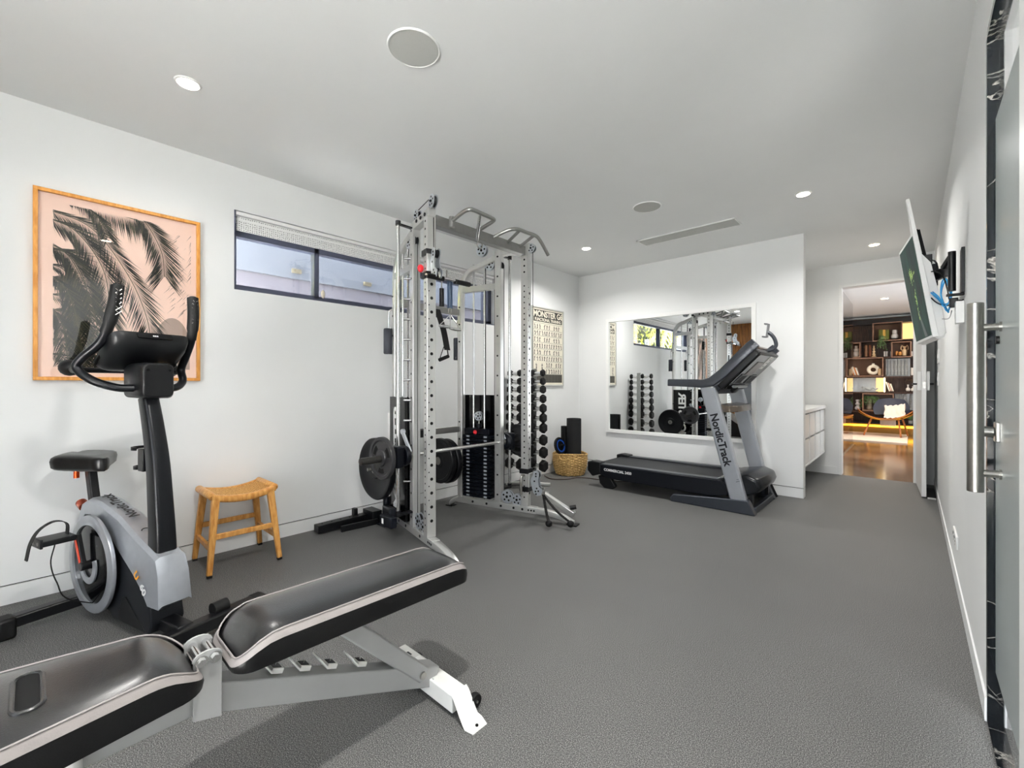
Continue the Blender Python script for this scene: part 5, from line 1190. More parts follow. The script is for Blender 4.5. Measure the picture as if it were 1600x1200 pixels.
# ---------------------------------------------------------------- basket with mats
def basket():
    cx_, cy_ = -3.045, 4.375
    t = thing('woven_basket', 'round woven seagrass basket in the corner beside the dumbbell tower', 'basket', (cx_, cy_, 0))
    n = 56; rows = 17; m = MB(); rings = []
    H_ = .245
    def rad(q): return .168 + .038 * math.sin(min(1, q * 1.15) * PI * .62)
    for j in range(rows * 2 + 1):
        q = j / (rows * 2); ring = []
        for k in range(n):
            a = 2 * PI * k / n; w_ = .005 * math.cos(PI * j) * (1 if (k // 2 + j // 2) % 2 else -1); dip = .012 * math.cos(2 * (a + .9)) if q > .8 else 0
            r_ = rad(q) + w_; ring.append((cx_ + r_ * math.cos(a), cy_ + r_ * math.sin(a), .004 + H_ * q + dip * (q - .8) * 5))
        rings.append(ring)
    for j in range(8):
        q = 1 - j / 8; rings.append([(cx_ + (rad(q) - .012) * math.cos(2 * PI * k / n), cy_ + (rad(q) - .012) * math.sin(2 * PI * k / n), .010 + H_ * q + (.012 * math.cos(2 * (2 * PI * k / n + .9)) * max(0, (q - .8) * 5))) for k in range(n)])
    m.loft(rings); m.build('basket_body', basketm, t, smooth=30)
    rr = rad(1) + .002
    MB().tube([(cx_ + rr * math.cos(a), cy_ + rr * math.sin(a), H_ + .006 + .012 * math.cos(2 * (a + .9))) for a in [k * PI / 20 for k in range(40)]], .007, 8, True).build('rim', basketm, t)
    a0 = -1.30
    MB().tube(spline([(cx_ + (rr + .010) * math.cos(a0 + da), cy_ + (rr + .010) * math.sin(a0 + da), H_ - .002 + dz) for da, dz in ((-.28, 0), (-.22, -.035), (-.05, -.048), (.12, -.044), (.24, -.03), (.28, 0))], 5), .005, 8).build('basket_handle', mat('straw_handle', '#d8b676', .7), t)
    def roll(name, x, y, r, z0, z1, label, m_):
        g = thing(name, label, 'mat', (x, y, z0), None); mm = MB(); pts = []
        turns = 4; N_ = 90
        for i in range(N_ + 1):
            a = i / N_ * turns * 2 * PI; q = .012 + (r - .012) * i / N_; pts.append((q * math.cos(a), q * math.sin(a)))
        th2 = (r - .012) / turns * .42
        rings = []
        for z in (z0, z1): pass
        outer = [(x + p_[0], y + p_[1]) for p_ in pts]; inner = [(x + p_[0] * (1 - th2 / max(.02, math.hypot(*p_))), y + p_[1] * (1 - th2 / max(.02, math.hypot(*p_)))) for p_ in pts]
        poly = [(a_, b_) for a_, b_ in outer] + [(a_, b_) for a_, b_ in inner[::-1]]
        vs = [(a_, b_, z0) for a_, b_ in poly] + [(a_, b_, z1) for a_, b_ in poly]; L_ = len(poly); n1 = len(outer)
        fs = [(i, (i + 1) % L_, (i + 1) % L_ + L_, i + L_) for i in range(L_)]
        for i in range(n1 - 1): fs.append((i, i + 1, L_ - 2 - i, L_ - 1 - i)); fs.append((i + L_, i + 1 + L_, 2 * L_ - 2 - i, 2 * L_ - 1 - i))
        mm.faces(vs, fs); mm.build('rolled_mat', m_, g, smooth=40); return g
    roll('exercise_mat', cx_ + .030, cy_ + .045, .100, .02, .665, 'tall dark grey rolled exercise mat standing in the basket', mat('charcoal_foam', '#2b2c2e', .8))
    roll('yoga_mat', cx_ - .100, cy_ + .03, .050, .02, .565, 'shorter black rolled mat in the basket, left of the tall mat', blackm)
    g = thing('ab_wheel', 'black exercise wheel with a blue hub standing in the basket against the mats', 'exercise wheel', (cx_ - .06, cy_ - .06, .02))
    ax = Vector((.95, -.02, .25)); c = (cx_ - .085, cy_ - .085, .335)
    MB().lathe([(.078, -.016), (.100, -.014), (.106, 0), (.100, .014), (.078, .016), (.078, -.016)], c, ax, 36, cap=False).build('tyre', blackm, g)
    MB().lathe([(.015, -.012), (.060, -.010), (.060, .010), (.015, .012)], c, ax, 30).build('hub', blackp, g); MB().lathe([(.060, -.013), (.078, -.013), (.078, .013), (.060, .013), (.060, -.013)], c, ax, 36, cap=False).build('blue_ring', mat('cobalt_blue', '#1f4fa8', .35), g)
    MB().cyl(Vector(c) - ax.normalized() * .06, Vector(c) + ax.normalized() * .06, .013).build('axle_grip', blackm, g)
    MB().cyl((c[0], c[1], .02), (c[0], c[1], .24), .018).build('stand_tube', blackm, g)
basket()

# ---------------------------------------------------------------- wall-hung cabinet, switches, outlet
def cabinet():
    x0, x1, y0, y1, z0, z1 = -1.298, -.772, BW + .105, 6.44, .262, .826
    t = thing('wall_cabinet', 'white wall-hung cabinet with square open fronts in the recess beside the mirror wall', 'cabinet', (x0, 5.7, z0))
    m = MB(); m.box(x0, x1 + .008, y0, y1, z1 - .035, z1); m.box(x0, x1, y0, y1, z0, z0 + .018); m.box(x0, x1, y0, y0 + .018, z0, z1 - .035); m.box(x0, x1, y1 - .018, y1, z0, z1 - .035); m.box(x0, x0 + .01, y0, y1, z0, z1)
    m.build('carcass', whitem, t, bevel=.001)
    zs = (z0 + .018, (z0 + z1) / 2 - .012, (z0 + z1) / 2, z1 - .047); n = 4; W_ = (y1 - y0 - .036) / n
    MB().box(x0, x1 - .03, y0 + .02, y1 - .02, (z0 + z1) / 2 - .02, (z0 + z1) / 2 - .004).build('middle_shelf', whitem, t)
    for k in range(n):
        a = y0 + .018 + k * W_
        for j, (za, zb) in enumerate(((z0 + .022, (z0 + z1) / 2 - .022), ((z0 + z1) / 2 - .002, z1 - .05))):
            MB().box(x1 - .022, x1 - .004, a + .05, a + W_ - .012, za, zb).build('door', whitem, t, bevel=.0015)
        if k: MB().box(x0, x1, a - .006, a + .008, z0, z1 - .035).build('divider', whitem, t)
cabinet()
def fittings():
    t = thing('light_switch', 'white light switch plate on the right wall beyond the television, upper one', 'switch', (RW, 5.42, 1.33))
    MB().box(RW - .008, RW, 5.34, 5.60, 1.262, 1.388).build('plate', whitem, t, bevel=.002); MB().box(RW - .012, RW - .008, 5.44, 5.50, 1.31, 1.345).build('rocker', whitem, t)
    t = thing('light_switch', 'small white switch plate on the right wall, below the other switch plate', 'switch', (RW, 5.5, 1.12))
    MB().box(RW - .008, RW, 5.44, 5.60, 1.068, 1.180).build('plate', whitem, t, bevel=.002); MB().box(RW - .011, RW - .008, 5.50, 5.54, 1.11, 1.14).build('rocker', whitem, t)
    t = thing('wall_outlet', 'white double power outlet low on the right wall near the skirting', 'outlet', (RW, 3.36, .25))
    MB().box(RW - .009, RW, 3.24, 3.49, .215, .285).build('plate', whitem, t, bevel=.003)
    for y in (3.32, 3.42):
        MB().box(RW - .013, RW - .009, y - .012, y + .012, .258, .272).build('rocker', mat('switch_grey', '#9b9b99', .4) if 'switch_grey' not in MATS else MATS['switch_grey'], t)
        h = MB()
        for dy in (-.009, .009): h.box(RW - .0095, RW - .0088, y + dy - .002, y + dy + .002, .236, .248)
        h.box(RW - .0095, RW - .0088, y - .002, y + .002, .222, .230); h.build('socket_slots', holem, t)
    t = thing('storage_box', 'small black box on the floor between the open door leaf and the right wall', 'box', (.14, 5.9, 0))
    MB().box(.108, .166, 5.66, 6.15, 0, .022).build('box_body', blackm, t, bevel=.004); MB().box(.108, .166, 5.645, 5.662, .004, .018).build('pale_edge', mat('pale_edge', '#b9b9b6', .5), t)
fittings()

# ---------------------------------------------------------------- door leaf
def door_leaf():
    t = thing('open_door', 'white flush door standing open at the end of the passage, edge towards the room', 'door', (.04, 6.46, 0))
    a, b = Vector((.048, 6.46, 0)), Vector((.083, 5.70, 0)); d_ = (b - a).normalized(); nn = Vector((d_.y, -d_.x, 0))
    m = MB(); m.prism([(0, .012), (.762, .012), (.762, 2.215), (0, 2.215)], a - nn * .017, d_, Z3, nn * .034); m.build('leaf', whitem, t, bevel=.001)
    for s in (-1, 1):
        c = a + d_ * .68 + nn * s * .0175
        h = MB(); h.prism([(-.03, 1.02), (.045, 1.02), (.045, 1.20), (-.03, 1.20)], c, d_, Z3, nn * s * .026); hp = h.build('handle_plate', steelm if False else whitem, t, bevel=.001)
        m = MB(); m.cyl(c + Z3 * 1.08, c + Z3 * 1.08 + nn * s * .050, .008); m.cyl(c + Z3 * 1.08 + nn * s * .050 + d_ * .006, c + Z3 * 1.08 + nn * s * .050 - d_ * .10, .009); m.build('lever_handle', blackp, hp)
    MB().box(b.x - .012, b.x + .012, b.y - .0015, b.y + .001, 1.04, 1.10).build('latch_plate', steelm, t)
    st = MB(); st.prism([(.25, .75 - .35), (.256, .75 - .35), (.256, 1.9), (.25, 1.9)], a - nn * .0175, d_, Z3, -nn * .002); st.build('edge_groove', whitem, t)
door_leaf()
tag(MB().box(DX0 - .008, DX0 + .0225, RY + .02, RY + .07, 1.04, 1.10).build('strike_plate', steelm), 'small dark metal strike plate in the left door frame', 'strike plate')

# ---------------------------------------------------------------- television on its arm
def tv():
    t = thing('wall_television', 'white framed screen tilted forward on an arm from the right wall, dark green picture showing', 'television', (.06, 3.15, 1.6))
    E_, B_ = Vector((.003, 2.985, 1.828)), Vector((.0745, 2.985, 1.322)); U = (B_ - E_); H_ = U.length; dn = U.normalized()
    C_ = Vector((.0200, 3.375, 1.315)); hz = Vector((-.0545, .385, -.004)).normalized(); Wd = .388
    nrm = hz.cross(dn).normalized()
    if nrm.x > 0: nrm = -nrm
    def P(a, b, c=0): return E_ + hz * a + dn * b + nrm * c
    m = MB(); m.loft([[P(-.004, -.012, .001), P(Wd + .012, -.012, .001), P(Wd + .012, H_ + .012, .001), P(-.004, H_ + .012, .001)],
                      [P(-.004, -.012, -.012), P(Wd + .012, -.012, -.012), P(Wd + .012, H_ + .014, -.014), P(-.004, H_ + .014, -.014)]]); m.build('bezel', whitem, t, bevel=.002)
    scr = bpy.data.materials.new('screen_picture'); scr.use_nodes = True; nt = scr.node_tree; N = nt.nodes; L = nt.links; b = N['Principled BSDF']
    tc = N.new('ShaderNodeTexCoord'); mp = N.new('ShaderNodeMapping'); mp.inputs['Scale'].default_value = (1, 5, 1.5); n_ = N.new('ShaderNodeTexNoise'); n_.inputs['Scale'].default_value = 5
    L.new(tc.outputs['Object'], mp.inputs[0]); L.new(mp.outputs[0], n_.inputs['Vector']); r = N.new('ShaderNodeValToRGB'); r.color_ramp.elements[0].color = sRGB('#061c26'); r.color_ramp.elements[1].color = sRGB('#23705c'); r.color_ramp.elements[0].position = .35; r.color_ramp.elements[1].position = .75
    L.new(n_.outputs['Fac'], r.inputs[0]); b.inputs['Base Color'].default_value = (.01, .01, .01, 1); b.inputs['Roughness'].default_value = .5; b.inputs['Specular IOR Level'].default_value = .12; L.new(r.outputs[0], b.inputs['Emission Color']); b.inputs['Emission Strength'].default_value = .26
    ss = mat('screen_leaf', '#0a1005', .3, emit='#9fc24a', estr=.55); sd = mat('screen_dark', '#04080c', .3, emit='#08141c', estr=.5)
    m = MB(); q = [P(.004, .002, .0015), P(Wd, .002, .0015), P(Wd, H_, .0015), P(.004, H_, .0015)]; m.faces(q, [(0, 1, 2, 3)])
    rnd = random.Random(2)
    for cx_, cy_, sx_, sy_, n in ((.20, .17, .045, .045, 40), (.19, .30, .02, .05, 26), (.19, .38, .012, .05, 14)):
        for k in range(n):
            a_ = rnd.gauss(cx_, sx_ * .5); b_ = rnd.gauss(cy_, sy_ * .5); s_ = rnd.uniform(.004, .010); m.mi = 1; an = rnd.random() * 6
            m.faces([P(a_ + s_ * math.cos(an + w_), b_ + s_ * math.sin(an + w_), .0018 + k * 1e-5) for w_ in (0, 1.2, 3.1, 4.4)], [(0, 1, 2, 3)])
    m.mi = 2; m.faces([P(.19, .36, .0019), P(.205, .36, .0019), P(.15, H_ - .004, .0019), P(.09, H_ - .004, .0019)], [(0, 1, 2, 3)])
    m.build('screen', [scr, ss, sd], t, smooth=0)
    # back shell: thin at the top, bulging lower down
    rings = []
    prof = [(-.006, .016), (.10, .018), (.155, .045), (.30, .052), (.44, .052), (H_ + .0, .050), (H_ + .016, .030)]
    for bb, dd in prof: rings.append([P(-.004, bb, -.012), P(Wd + .01, bb, -.012), P(Wd - .03, bb, -dd), P(.0, bb, -dd)])
    m = MB(); m.loft(rings); m.build('back_shell', whitem, t, smooth=25, bevel=.004)
    # tall white near-side bar
    m = MB(); m.loft([[P(-.012, -.185, .0), P(.012, -.185, .0), P(.012, -.185, -.012), P(-.012, -.185, -.012)], [P(-.012, H_ + .012, .002), P(.003, H_ + .012, .002), P(.006, H_ + .012, -.020), P(-.012, H_ + .012, -.020)]]); m.build('side_bar', whitem, t, bevel=.001)
    m = MB(); m.loft([[P(.0, -.18, -.010), P(.05, -.18, -.010), P(.05, -.18, -.014), P(.0, -.18, -.014)], [P(.0, .10, -.012), P(.16, .10, -.012), P(.16, .10, -.020), P(.0, .10, -.020)]]); m.build('back_panel', whitem, t)
    m = MB(); m.lathe([(.020, 0), (.020, .36)], P(.01, H_ + .004, -.026), hz, 20); m.build('bottom_roll', whitem, t)
    # bracket, arm, wall plate
    bk = MB(); bk.beam(P(.10, -.045, -.040), P(.10, .50, -.060), .016, .010, up=hz); bk.beam(P(.10, -.045, -.040), P(.10, -.045, -.016), .010, .010, up=dn); bk.beam(P(.24, -.02, -.045), P(.24, .45, -.060), .016, .010, up=hz)
    bk.box(.045, .075, 3.03, 3.20, 1.60, 1.73)
    k = thing('television_arm', 'black articulated wall arm holding the white television', 'wall mount', (RW, 2.95, 1.6))
    bk.build('screen_bracket', blackg, t, bevel=.002)
    m = MB(); m.box(RW - .012, RW, 2.855, 2.935, 1.50, 1.705); m.box(RW - .06, RW, 2.88, 2.91, 1.49, 1.50); m.build('wall_plate', blackp, k, bevel=.002)
    MB().cyl((RW - .040, 2.905, 1.515), (RW - .040, 2.905, 1.700), .014, n=20).build('pivot_tube', blackp, k)
    m = MB(); m.beam((RW - .04, 2.905, 1.615), (.085, 3.10, 1.628), .022, .05); m.beam((RW - .04, 2.905, 1.688), (RW - .07, 2.95, 1.635), .014, .02); m.build('swing_arm', blackp, k, bevel=.003)
    m = MB(); m.cyl((.085, 3.10, 1.58), (.085, 3.10, 1.69), .013, n=18); m.beam((.085, 3.10, 1.69), (.06, 3.10, 1.60), .03, .012); m.build('tilt_head', blackp, k)
    m = MB().tube([(.075 + .02 * math.cos(a_), 3.04, 1.645 + .055 * math.sin(a_)) for a_ in [i * PI / 8 for i in range(16)]], .004, 8, True); m.build('tilt_ring', blackp, k)
    blue = mat('blue_cable', '#2f8fc8', .5)
    cbl = thing('data_cable', 'looped bright blue network cables hanging behind the television', 'cable', (.1, 2.98, 1.5), None)
    for dx, dz in ((0, 0), (.008, -.012)):
        MB().tube(spline([(.066 + dx, 2.99, 1.535), (.088 + dx, 2.97, 1.50), (.112, 2.95, 1.465 + dz), (.130, 2.94, 1.47), (.134, 2.945, 1.52), (.122, 2.97, 1.585 + dz), (.108 + dx, 2.98, 1.575), (.104, 2.97, 1.51), (.118 + dx, 2.95, 1.44 + dz), (.128, 2.94, 1.43), (.136, 2.93, 1.47), (.138, 2.93, 1.54)], 6), .0032, 8).build('cable_loop', blue, cbl)
    cb2 = thing('power_lead', 'tangled black cables hanging behind the television by the wall arm', 'cable', (.12, 2.96, 1.5), None)
    MB().tube(spline([(.060, 3.0, 1.635), (.085, 2.98, 1.63), (.11, 2.96, 1.60), (.125, 2.95, 1.53), (.132, 2.94, 1.48), (.15, 2.93, 1.475), (.172, 2.92, 1.47)], 6), .003, 8).build('lead', blackm, cb2)
    MB().tube(spline([(.066, 2.99, 1.51), (.09, 2.97, 1.475), (.12, 2.95, 1.455), (.15, 2.92, 1.46), (.176, 2.90, 1.47)], 6), .003, 8).build('lead', blackm, cb2)
    MB().tube(spline([(.10, 3.0, 1.40), (.13, 2.97, 1.395), (.14, 2.95, 1.43)], 6), .002, 8).build('lead', mat('grey_lead', '#a9a9a9', .5), cb2)
    MB().box(.130, .160, 2.915, 2.945, 1.44, 1.485).build('plug', blackp, cb2, bevel=.003)
    MB().box(RW - .03, RW - .001, 2.86, 2.92, 1.36, 1.46).build('wall_socket', whitem, k, bevel=.002)
tv()

# ---------------------------------------------------------------- the far living room
LRX0, LRX1, LY = -2.6, 1.6, 12.5
struct('floor_living', MB().box(LRX0 - .2, LRX1 + .2, RY, 13.2, -.1, .0), concm)
struct('ceiling_living', MB().box(LRX0 - .2, LRX1 + .2, RY + .12, 13.2, 2.60, 2.70), ceilm)
struct('wall_living_left', MB().box(LRX0 - .2, LRX0, RY + .12, 13.2, 0, 2.6), wallm)
struct('wall_living_right', MB().box(LRX1, LRX1 + .2, RY + .12, 8.0, 0, 2.6).box(LRX1, LRX1 + .2, 10.0, 13.2, 0, 2.6).box(LRX1, LRX1 + .2, 8.0, 10.0, 2.4, 2.6), wallm)
struct('window_added', MB().box(LRX1 + .1, LRX1 + .108, 8.0, 10.0, 0, 2.4), glassc)  # unseen glazed opening added to brighten the living room
struct('wall_living_back', MB().box(LRX0 - .2, LRX1 + .2, LY + .36, LY + .5, 0, 2.6), wallm)
struct('wall_living_front', MB().box(LRX0, -1.42, RY, RY + .12, 0, 2.6).box(.43, LRX1, RY, RY + .12, 0, 2.6), wallm)
walnut = stripes_mat('walnut_veneer', '#2a1a12', '#4e3423', 14, 14, 1.2, .4, scale=6)
walnutl = stripes_mat('walnut_edge', '#8a6650', '#a57f66', 14, 14, 2, .4, scale=6)
shelfd = mat('shelf_dark', '#171212', .4)
def SP(X, Y, plane=LY):                         # a spot on the bookshelf front, measured on the photograph, as room coordinates
    u = 1310 + X / 5.715; v = 490 + Y / 5.715; k = (u - 800) / 685; dx, dy = -math.sin(YAW), math.cos(YAW)
    rx, ry = dx + k * math.cos(YAW), dy + k * math.sin(YAW); s = plane / ry
    return rx * s, CAMH + (600 - v) / 685 * s
def SX(X, Y=400): return SP(X, Y)[0]
def SZ(X, Y): return SP(X, Y)[1]
def bookshelf():
    t = thing('bookshelf', 'wide dark walnut wall of open shelves with glowing base in the far room', 'bookshelf', (-.6, LY, 0))
    MB().box(LRX0, LRX1, LY + .33, LY + .36, .10, 2.56).build('back_panel', walnut, t)
    zr = {}
    lv = [SZ(410, 242), SZ(400, 392), SZ(400, 567), SZ(400, 708), SZ(300, 880)]
    for z in lv: MB().box(LRX0, LRX1, LY + .005, LY + .33, z - .014, z + .014).build('shelf_board', walnut, t)
    MB().box(LRX0, LRX1, LY, LY + .33, 2.40, 2.50).build('top_board', shelfd, t)
    MB().box(LRX0, LRX1, LY, LY + .33, .20, .235).build('base_board', shelfd, t)
    MB().box(LRX0, LRX1, LY + .10, LY + .33, .0, .20).build('plinth', mat('plinth_ochre', '#8a6a2a', .35, .3), t)
    MB().box(LRX0, LRX1, LY + .07, LY + .095, .135, .175).build('led_strip', ledm, t)
    def cell(X0, X1, Y0, Y1, m1=walnutl, th_=.016, back=None, nm='shelf_box'):
        x0, x1 = SX(X0), SX(X1); Xm = (X0 + X1) / 2; z1, z0 = SZ(Xm, Y0), SZ(Xm, Y1)
        m = MB(); m.box(x0, x1, LY - .02, LY + .32, z1 - th_, z1); m.box(x0, x1, LY - .02, LY + .32, z0, z0 + th_); m.box(x0, x0 + th_, LY - .02, LY + .32, z0 + th_, z1 - th_); m.box(x1 - th_, x1, LY - .02, LY + .32, z0 + th_, z1 - th_)
        o = m.build(nm, m1, t)
        MB().box(x0 + th_, x1 - th_, LY + .30, LY + .32, z0 + th_, z1 - th_).build('box_back', back or mat('oak_back', '#6b4a33', .5), o)
        return x0, x1, z0, z1
    cell(305, 572, 78, 243); cell(118, 196, 260, 392); cell(473, 652, 250, 390); cell(60, 402, 396, 562); cell(215, 494, 714, 872, back=mat('grey_oak', '#6e6258', .5))
    litp = mat('lit_niche', '#e8c890', .5, emit='#ffcf80', estr=.8)
    x0, x1 = SX(568), SX(760); MB().box(x0, x1, LY + .29, LY + .31, SZ(620, 236), SZ(620, 60)).build('lit_panel', litp, t)
    MB().box(SX(330), SX(408), LY + .27, LY + .29, SZ(370, 700), SZ(370, 572)).build('lit_panel', litp, t)
    MB().box(SX(406), SX(416), LY + .02, LY + .06, SZ(410, 700), SZ(410, 572)).build('light_bar', mat('light_bar', '#ffffff', .5, emit='#ffe9c0', estr=5), t)
    MB().box(SX(60), SX(330), LY + .26, LY + .28, SZ(200, 700), SZ(200, 572)).build('white_panel', mat('niche_white', '#c9cfd2', .3), t)
    for X in (200, 472, 416, 494): MB().box(SX(X) - .01, SX(X) + .01, LY + .02, LY + .32, SZ(X, 1000 if X == 0 else 560 if X in (416,) else 390 if X != 494 else 870), SZ(X, 395 if X == 416 else 250 if X != 494 else 712)).build('upright_board', walnut, t)
    gl = mat('niche_mirror', '#8a8a88', .3, 1.0)
    m = MB().box(SX(412), SX(640), LY + .28, LY + .29, SZ(520, 560), SZ(520, 398)); m.build('mirror_back', gl, t)
    m = MB().box(SX(498), SX(680), LY + .28, LY + .29, SZ(560, 866), SZ(560, 714)); m.build('mirror_back', gl, t)
bookshelf()
cerw = mat('white_ceramic', '#e4ded6', .45, var=.03); cerb = mat('beige_ceramic', '#d8b98e', .5, var=.05); cera = mat('amber_ceramic', '#c98a45', .4)
def vase(X0, X1, Y0, Y1, prof, m_, label, name='vase', cat='vase', yo=.14):
    x = (SX(X0) + SX(X1)) / 2; r = (SX(X1) - SX(X0)) / 2 * .98; Xm = (X0 + X1) / 2; z1, z0 = SZ(Xm, Y0), SZ(Xm, Y1) + .016; h_ = z1 - z0
    m = MB(); pts = [Vector((a, b, 0)) for a, b in prof]; sp = spline(pts, 4)
    m.lathe([(max(.002, v.x) * r, max(0, min(1, v.y)) * h_) for v in sp], (x, LY + yo, z0), n=28); o = m.build(name, m_, loc=(x, LY + yo, z0), smooth=60); tag(o, label, cat, 'shelf ornaments'); return o, x, z0, z1, r
vase(466, 538, 140, 224, [(.7, 0), (.95, .08), (1, .3), (.75, .5), (.62, .56), (.66, .62), (.7, .8), (.66, .97), (.5, 1)], cerw, 'squat stepped white vase in the top box of the far bookshelf')
vase(124, 184, 284, 390, [(.7, 0), (1, .12), (1, .4), (.75, .52), (.85, .62), (.8, .72), (.55, .78), (.55, 1)], cerw, 'white stacked vase at the left end of the far bookshelf, second shelf')
vase(290, 336, 278, 390, [(1, 0), (.95, .04), (.45, .1), (.8, .22), (.4, .32), (.65, .45), (.3, .55), (.5, .68), (.22, .78), (.3, .88), (.05, 1)], cerb, 'beige turned wooden totem on the second bookshelf row', 'totem', 'ornament')
vase(226, 258, 276, 388, [(.8, 0), (1, .06), (.85, .2), (1, .4), (.85, .6), (1, .8), (.85, .95), (.3, 1)], mat('brown_carving', '#8a6142', .5), 'pale brown carved column left of the beige totem', 'carved_column', 'ornament')
vase(266, 290, 276, 388, [(.8, 0), (1, .06), (.85, .2), (1, .4), (.85, .6), (1, .8), (.85, .95), (.3, 1)], mat('rust_carving', '#7a4426', .5), 'thin rust brown carved column directly left of the beige totem', 'carved_column', 'ornament')
for k, (a, b) in enumerate(((401, 418), (422, 441), (461, 478), (651, 664))):
    vase(a, b, 334, 386, [(.9, 0), (1, .05), (.95, .5), (1, .98), (.8, 1)], cerw if k < 3 else cerw, 'small white cup, %s in the row of cups on the second bookshelf row' % ('first', 'second', 'third', 'rightmost')[k], 'cup', 'cup')
o, x, z0, z1, r = vase(563, 618, 288, 380, [(.6, 0), (.85, .08), (1, .35), (.95, .6), (.45, .72), (.35, .82), (.45, 1)], cerb, 'beige two handled amphora vase on the second bookshelf row', 'amphora')
for s in (-1, 1): MB().tube(spline([(x + s * r * .35, LY + .14, z0 + (z1 - z0) * .86), (x + s * r * .9, LY + .14, z1 + .02), (x + s * r * 1.25, LY + .14, z0 + (z1 - z0) * .75), (x + s * r * .75, LY + .14, z0 + (z1 - z0) * .55)], 5), .008, 8).build('vase_handle', cerb, o)
vase(506, 534, 332, 378, [(.7, 0), (1, .2), (1, .7), (.8, 1)], cera, 'left small amber pot beside the amphora vase', 'pot', 'pot', .16)
vase(534, 566, 338, 378, [(.7, 0), (1, .2), (1, .7), (.7, 1)], cera, 'right small amber pot beside the amphora vase', 'pot', 'pot', .10)
# ring vase
def ringv():
    x, z = SX(308), SZ(308, 500); R_ = (SX(368) - SX(248)) / 2
    t = MB().tube([(x + R_ * .70 * math.cos(a), LY + .12, z + R_ * .70 * math.sin(a)) for a in [k * PI / 18 for k in range(36)]], R_ * .31, 16, True)
    t.cyl((x, LY + .12, z + R_ * .85), (x, LY + .12, z + R_ * 1.22), R_ * .22)
    tag(t.build('ring_vase', mat('cream_ceramic', '#eadfc9', .5), loc=(x, LY + .12, z - R_)), 'cream ring shaped donut vase in the middle box of the far bookshelf', 'vase', 'shelf ornaments')
ringv()
vase(352, 386, 490, 555, [(.9, 0), (1, .05), (1, .95), (.9, 1)], cerb, 'beige pillar candle right of the ring vase', 'candle', 'candle', .08)
vase(645, 688, 482, 556, [(.9, 0), (1, .06), (1, .94), (.9, 1)], cerw, 'plain white cylinder pot at the right of the silver book row', 'pot', 'pot')
vase(600, 642, 634, 700, [(.7, 0), (1, .15), (.95, .4), (.35, .58), (.3, .75), (.45, 1)], cerw, 'left of the two small white bottle vases on the right of the fourth row', 'vase')
vase(645, 686, 650, 700, [(.7, 0), (1, .2), (.85, .5), (.3, .7), (.3, .85), (.45, 1)], cerw, 'right of the two small white bottle vases on the right of the fourth row', 'vase')
vase(140, 196, 770, 870, [(.6, 0), (1, .12), (.9, .3), (.45, .42), (.85, .55), (.7, .68), (.5, .76), (.7, .88), (.65, 1)], mat('grey_ceramic', '#b9b4b4', .45), 'grey bubble shaped vase on the lowest row of the far bookshelf', 'vase')
o, x, z0, z1, r = vase(246, 300, 760, 866, [(.7, 0), (1, .15), (.85, .3), (.7, .8), (.75, 1)], mat('stone_pot', '#9b9180', .6), 'pale stone pot holding a trailing plant on the lowest row', 'pot', 'pot')
leafg = mat('trailing_leaf', '#5f7a4a', .6, var=.4, scale=20)
def leaves(name, label, x, y, z, spread, drop, n, seed, cat='plant', m_=leafg, up=.0):
    rnd = random.Random(seed); t = thing(name, label, cat, (x, y, z)); m = MB(); s = MB()
    for i in range(n):
        a = rnd.uniform(0, 2 * PI); L_ = spread * rnd.uniform(.4, 1)
        pts = [Vector((x, y, z)), Vector((x + math.cos(a) * L_ * .5, y - abs(math.sin(a)) * .06, z + up + .04)), Vector((x + math.cos(a) * L_, y - abs(math.sin(a)) * .09, z - drop * rnd.uniform(.2, 1) + up))]
        sp = spline(pts, 5); s.tube(sp, .002, 5)
        for p in sp[2:]:
            for k in range(2):
                b = rnd.uniform(0, 2 * PI); l = rnd.uniform(.018, .034); d_ = Vector((math.cos(b), rnd.uniform(-.4, .1), math.sin(b))).normalized(); w_ = d_.orthogonal().normalized() * l * .35
                m.faces([p, p + d_ * l * .5 + w_, p + d_ * l, p + d_ * l * .5 - w_], [(0, 1, 2, 3)])
    m.build('leaves', m_, t, smooth=0); s.build('stems', m_, t)
leaves('trailing_plant', 'trailing green plant spilling from the pale stone pot on the lowest row', x + .02, LY + .12, z1, .24, .20, 26, 4)
leaves('shelf_plant', 'green plant hanging over the edge of the top bookshelf box', SX(385), LY + .0, SZ(385, 225), .10, .26, 16, 5)
leaves('dried_stems', 'dark dried stems in the right small bottle vase', SX(668), LY + .13, SZ(668, 640), .14, -.02, 8, 6, 'dried stems', mat('dried_brown', '#5c4a3a', .8), .08)
def book(X0, X1, Y0, Y1, m_, label, lean=0.0, yo=.10, grp='books on the far bookshelf'):
    x0, x1 = SX(X0), SX(X1); Xm = (X0 + X1) / 2; z1, z0 = SZ(Xm, Y0), SZ(Xm, Y1) + .016; h_ = z1 - z0
    m = MB(); m.prism([(0, 0), (x1 - x0, 0), (x1 - x0 - lean * h_, h_), (-lean * h_, h_)], (x0, LY + yo, z0), X3, Z3, (0, .18, 0)); o = m.build('book', m_, loc=(x0, LY + yo, z0), bevel=.002)
    tag(o, label, 'book', grp); return o
bw = mat('book_cream', '#e6dccb', .6); bo = mat('book_orange', '#c9824a', .6); bgn = mat('book_green', '#6a6b22', .6); by = mat('book_yellow', '#e0b050', .6)
book(356, 392, 140, 232, bgn, 'olive green book standing in the top bookshelf box'); book(394, 418, 140, 232, by, 'golden yellow book standing in the top bookshelf box'); book(420, 452, 140, 232, bgn, 'dark olive book right of the golden yellow book in the top box')
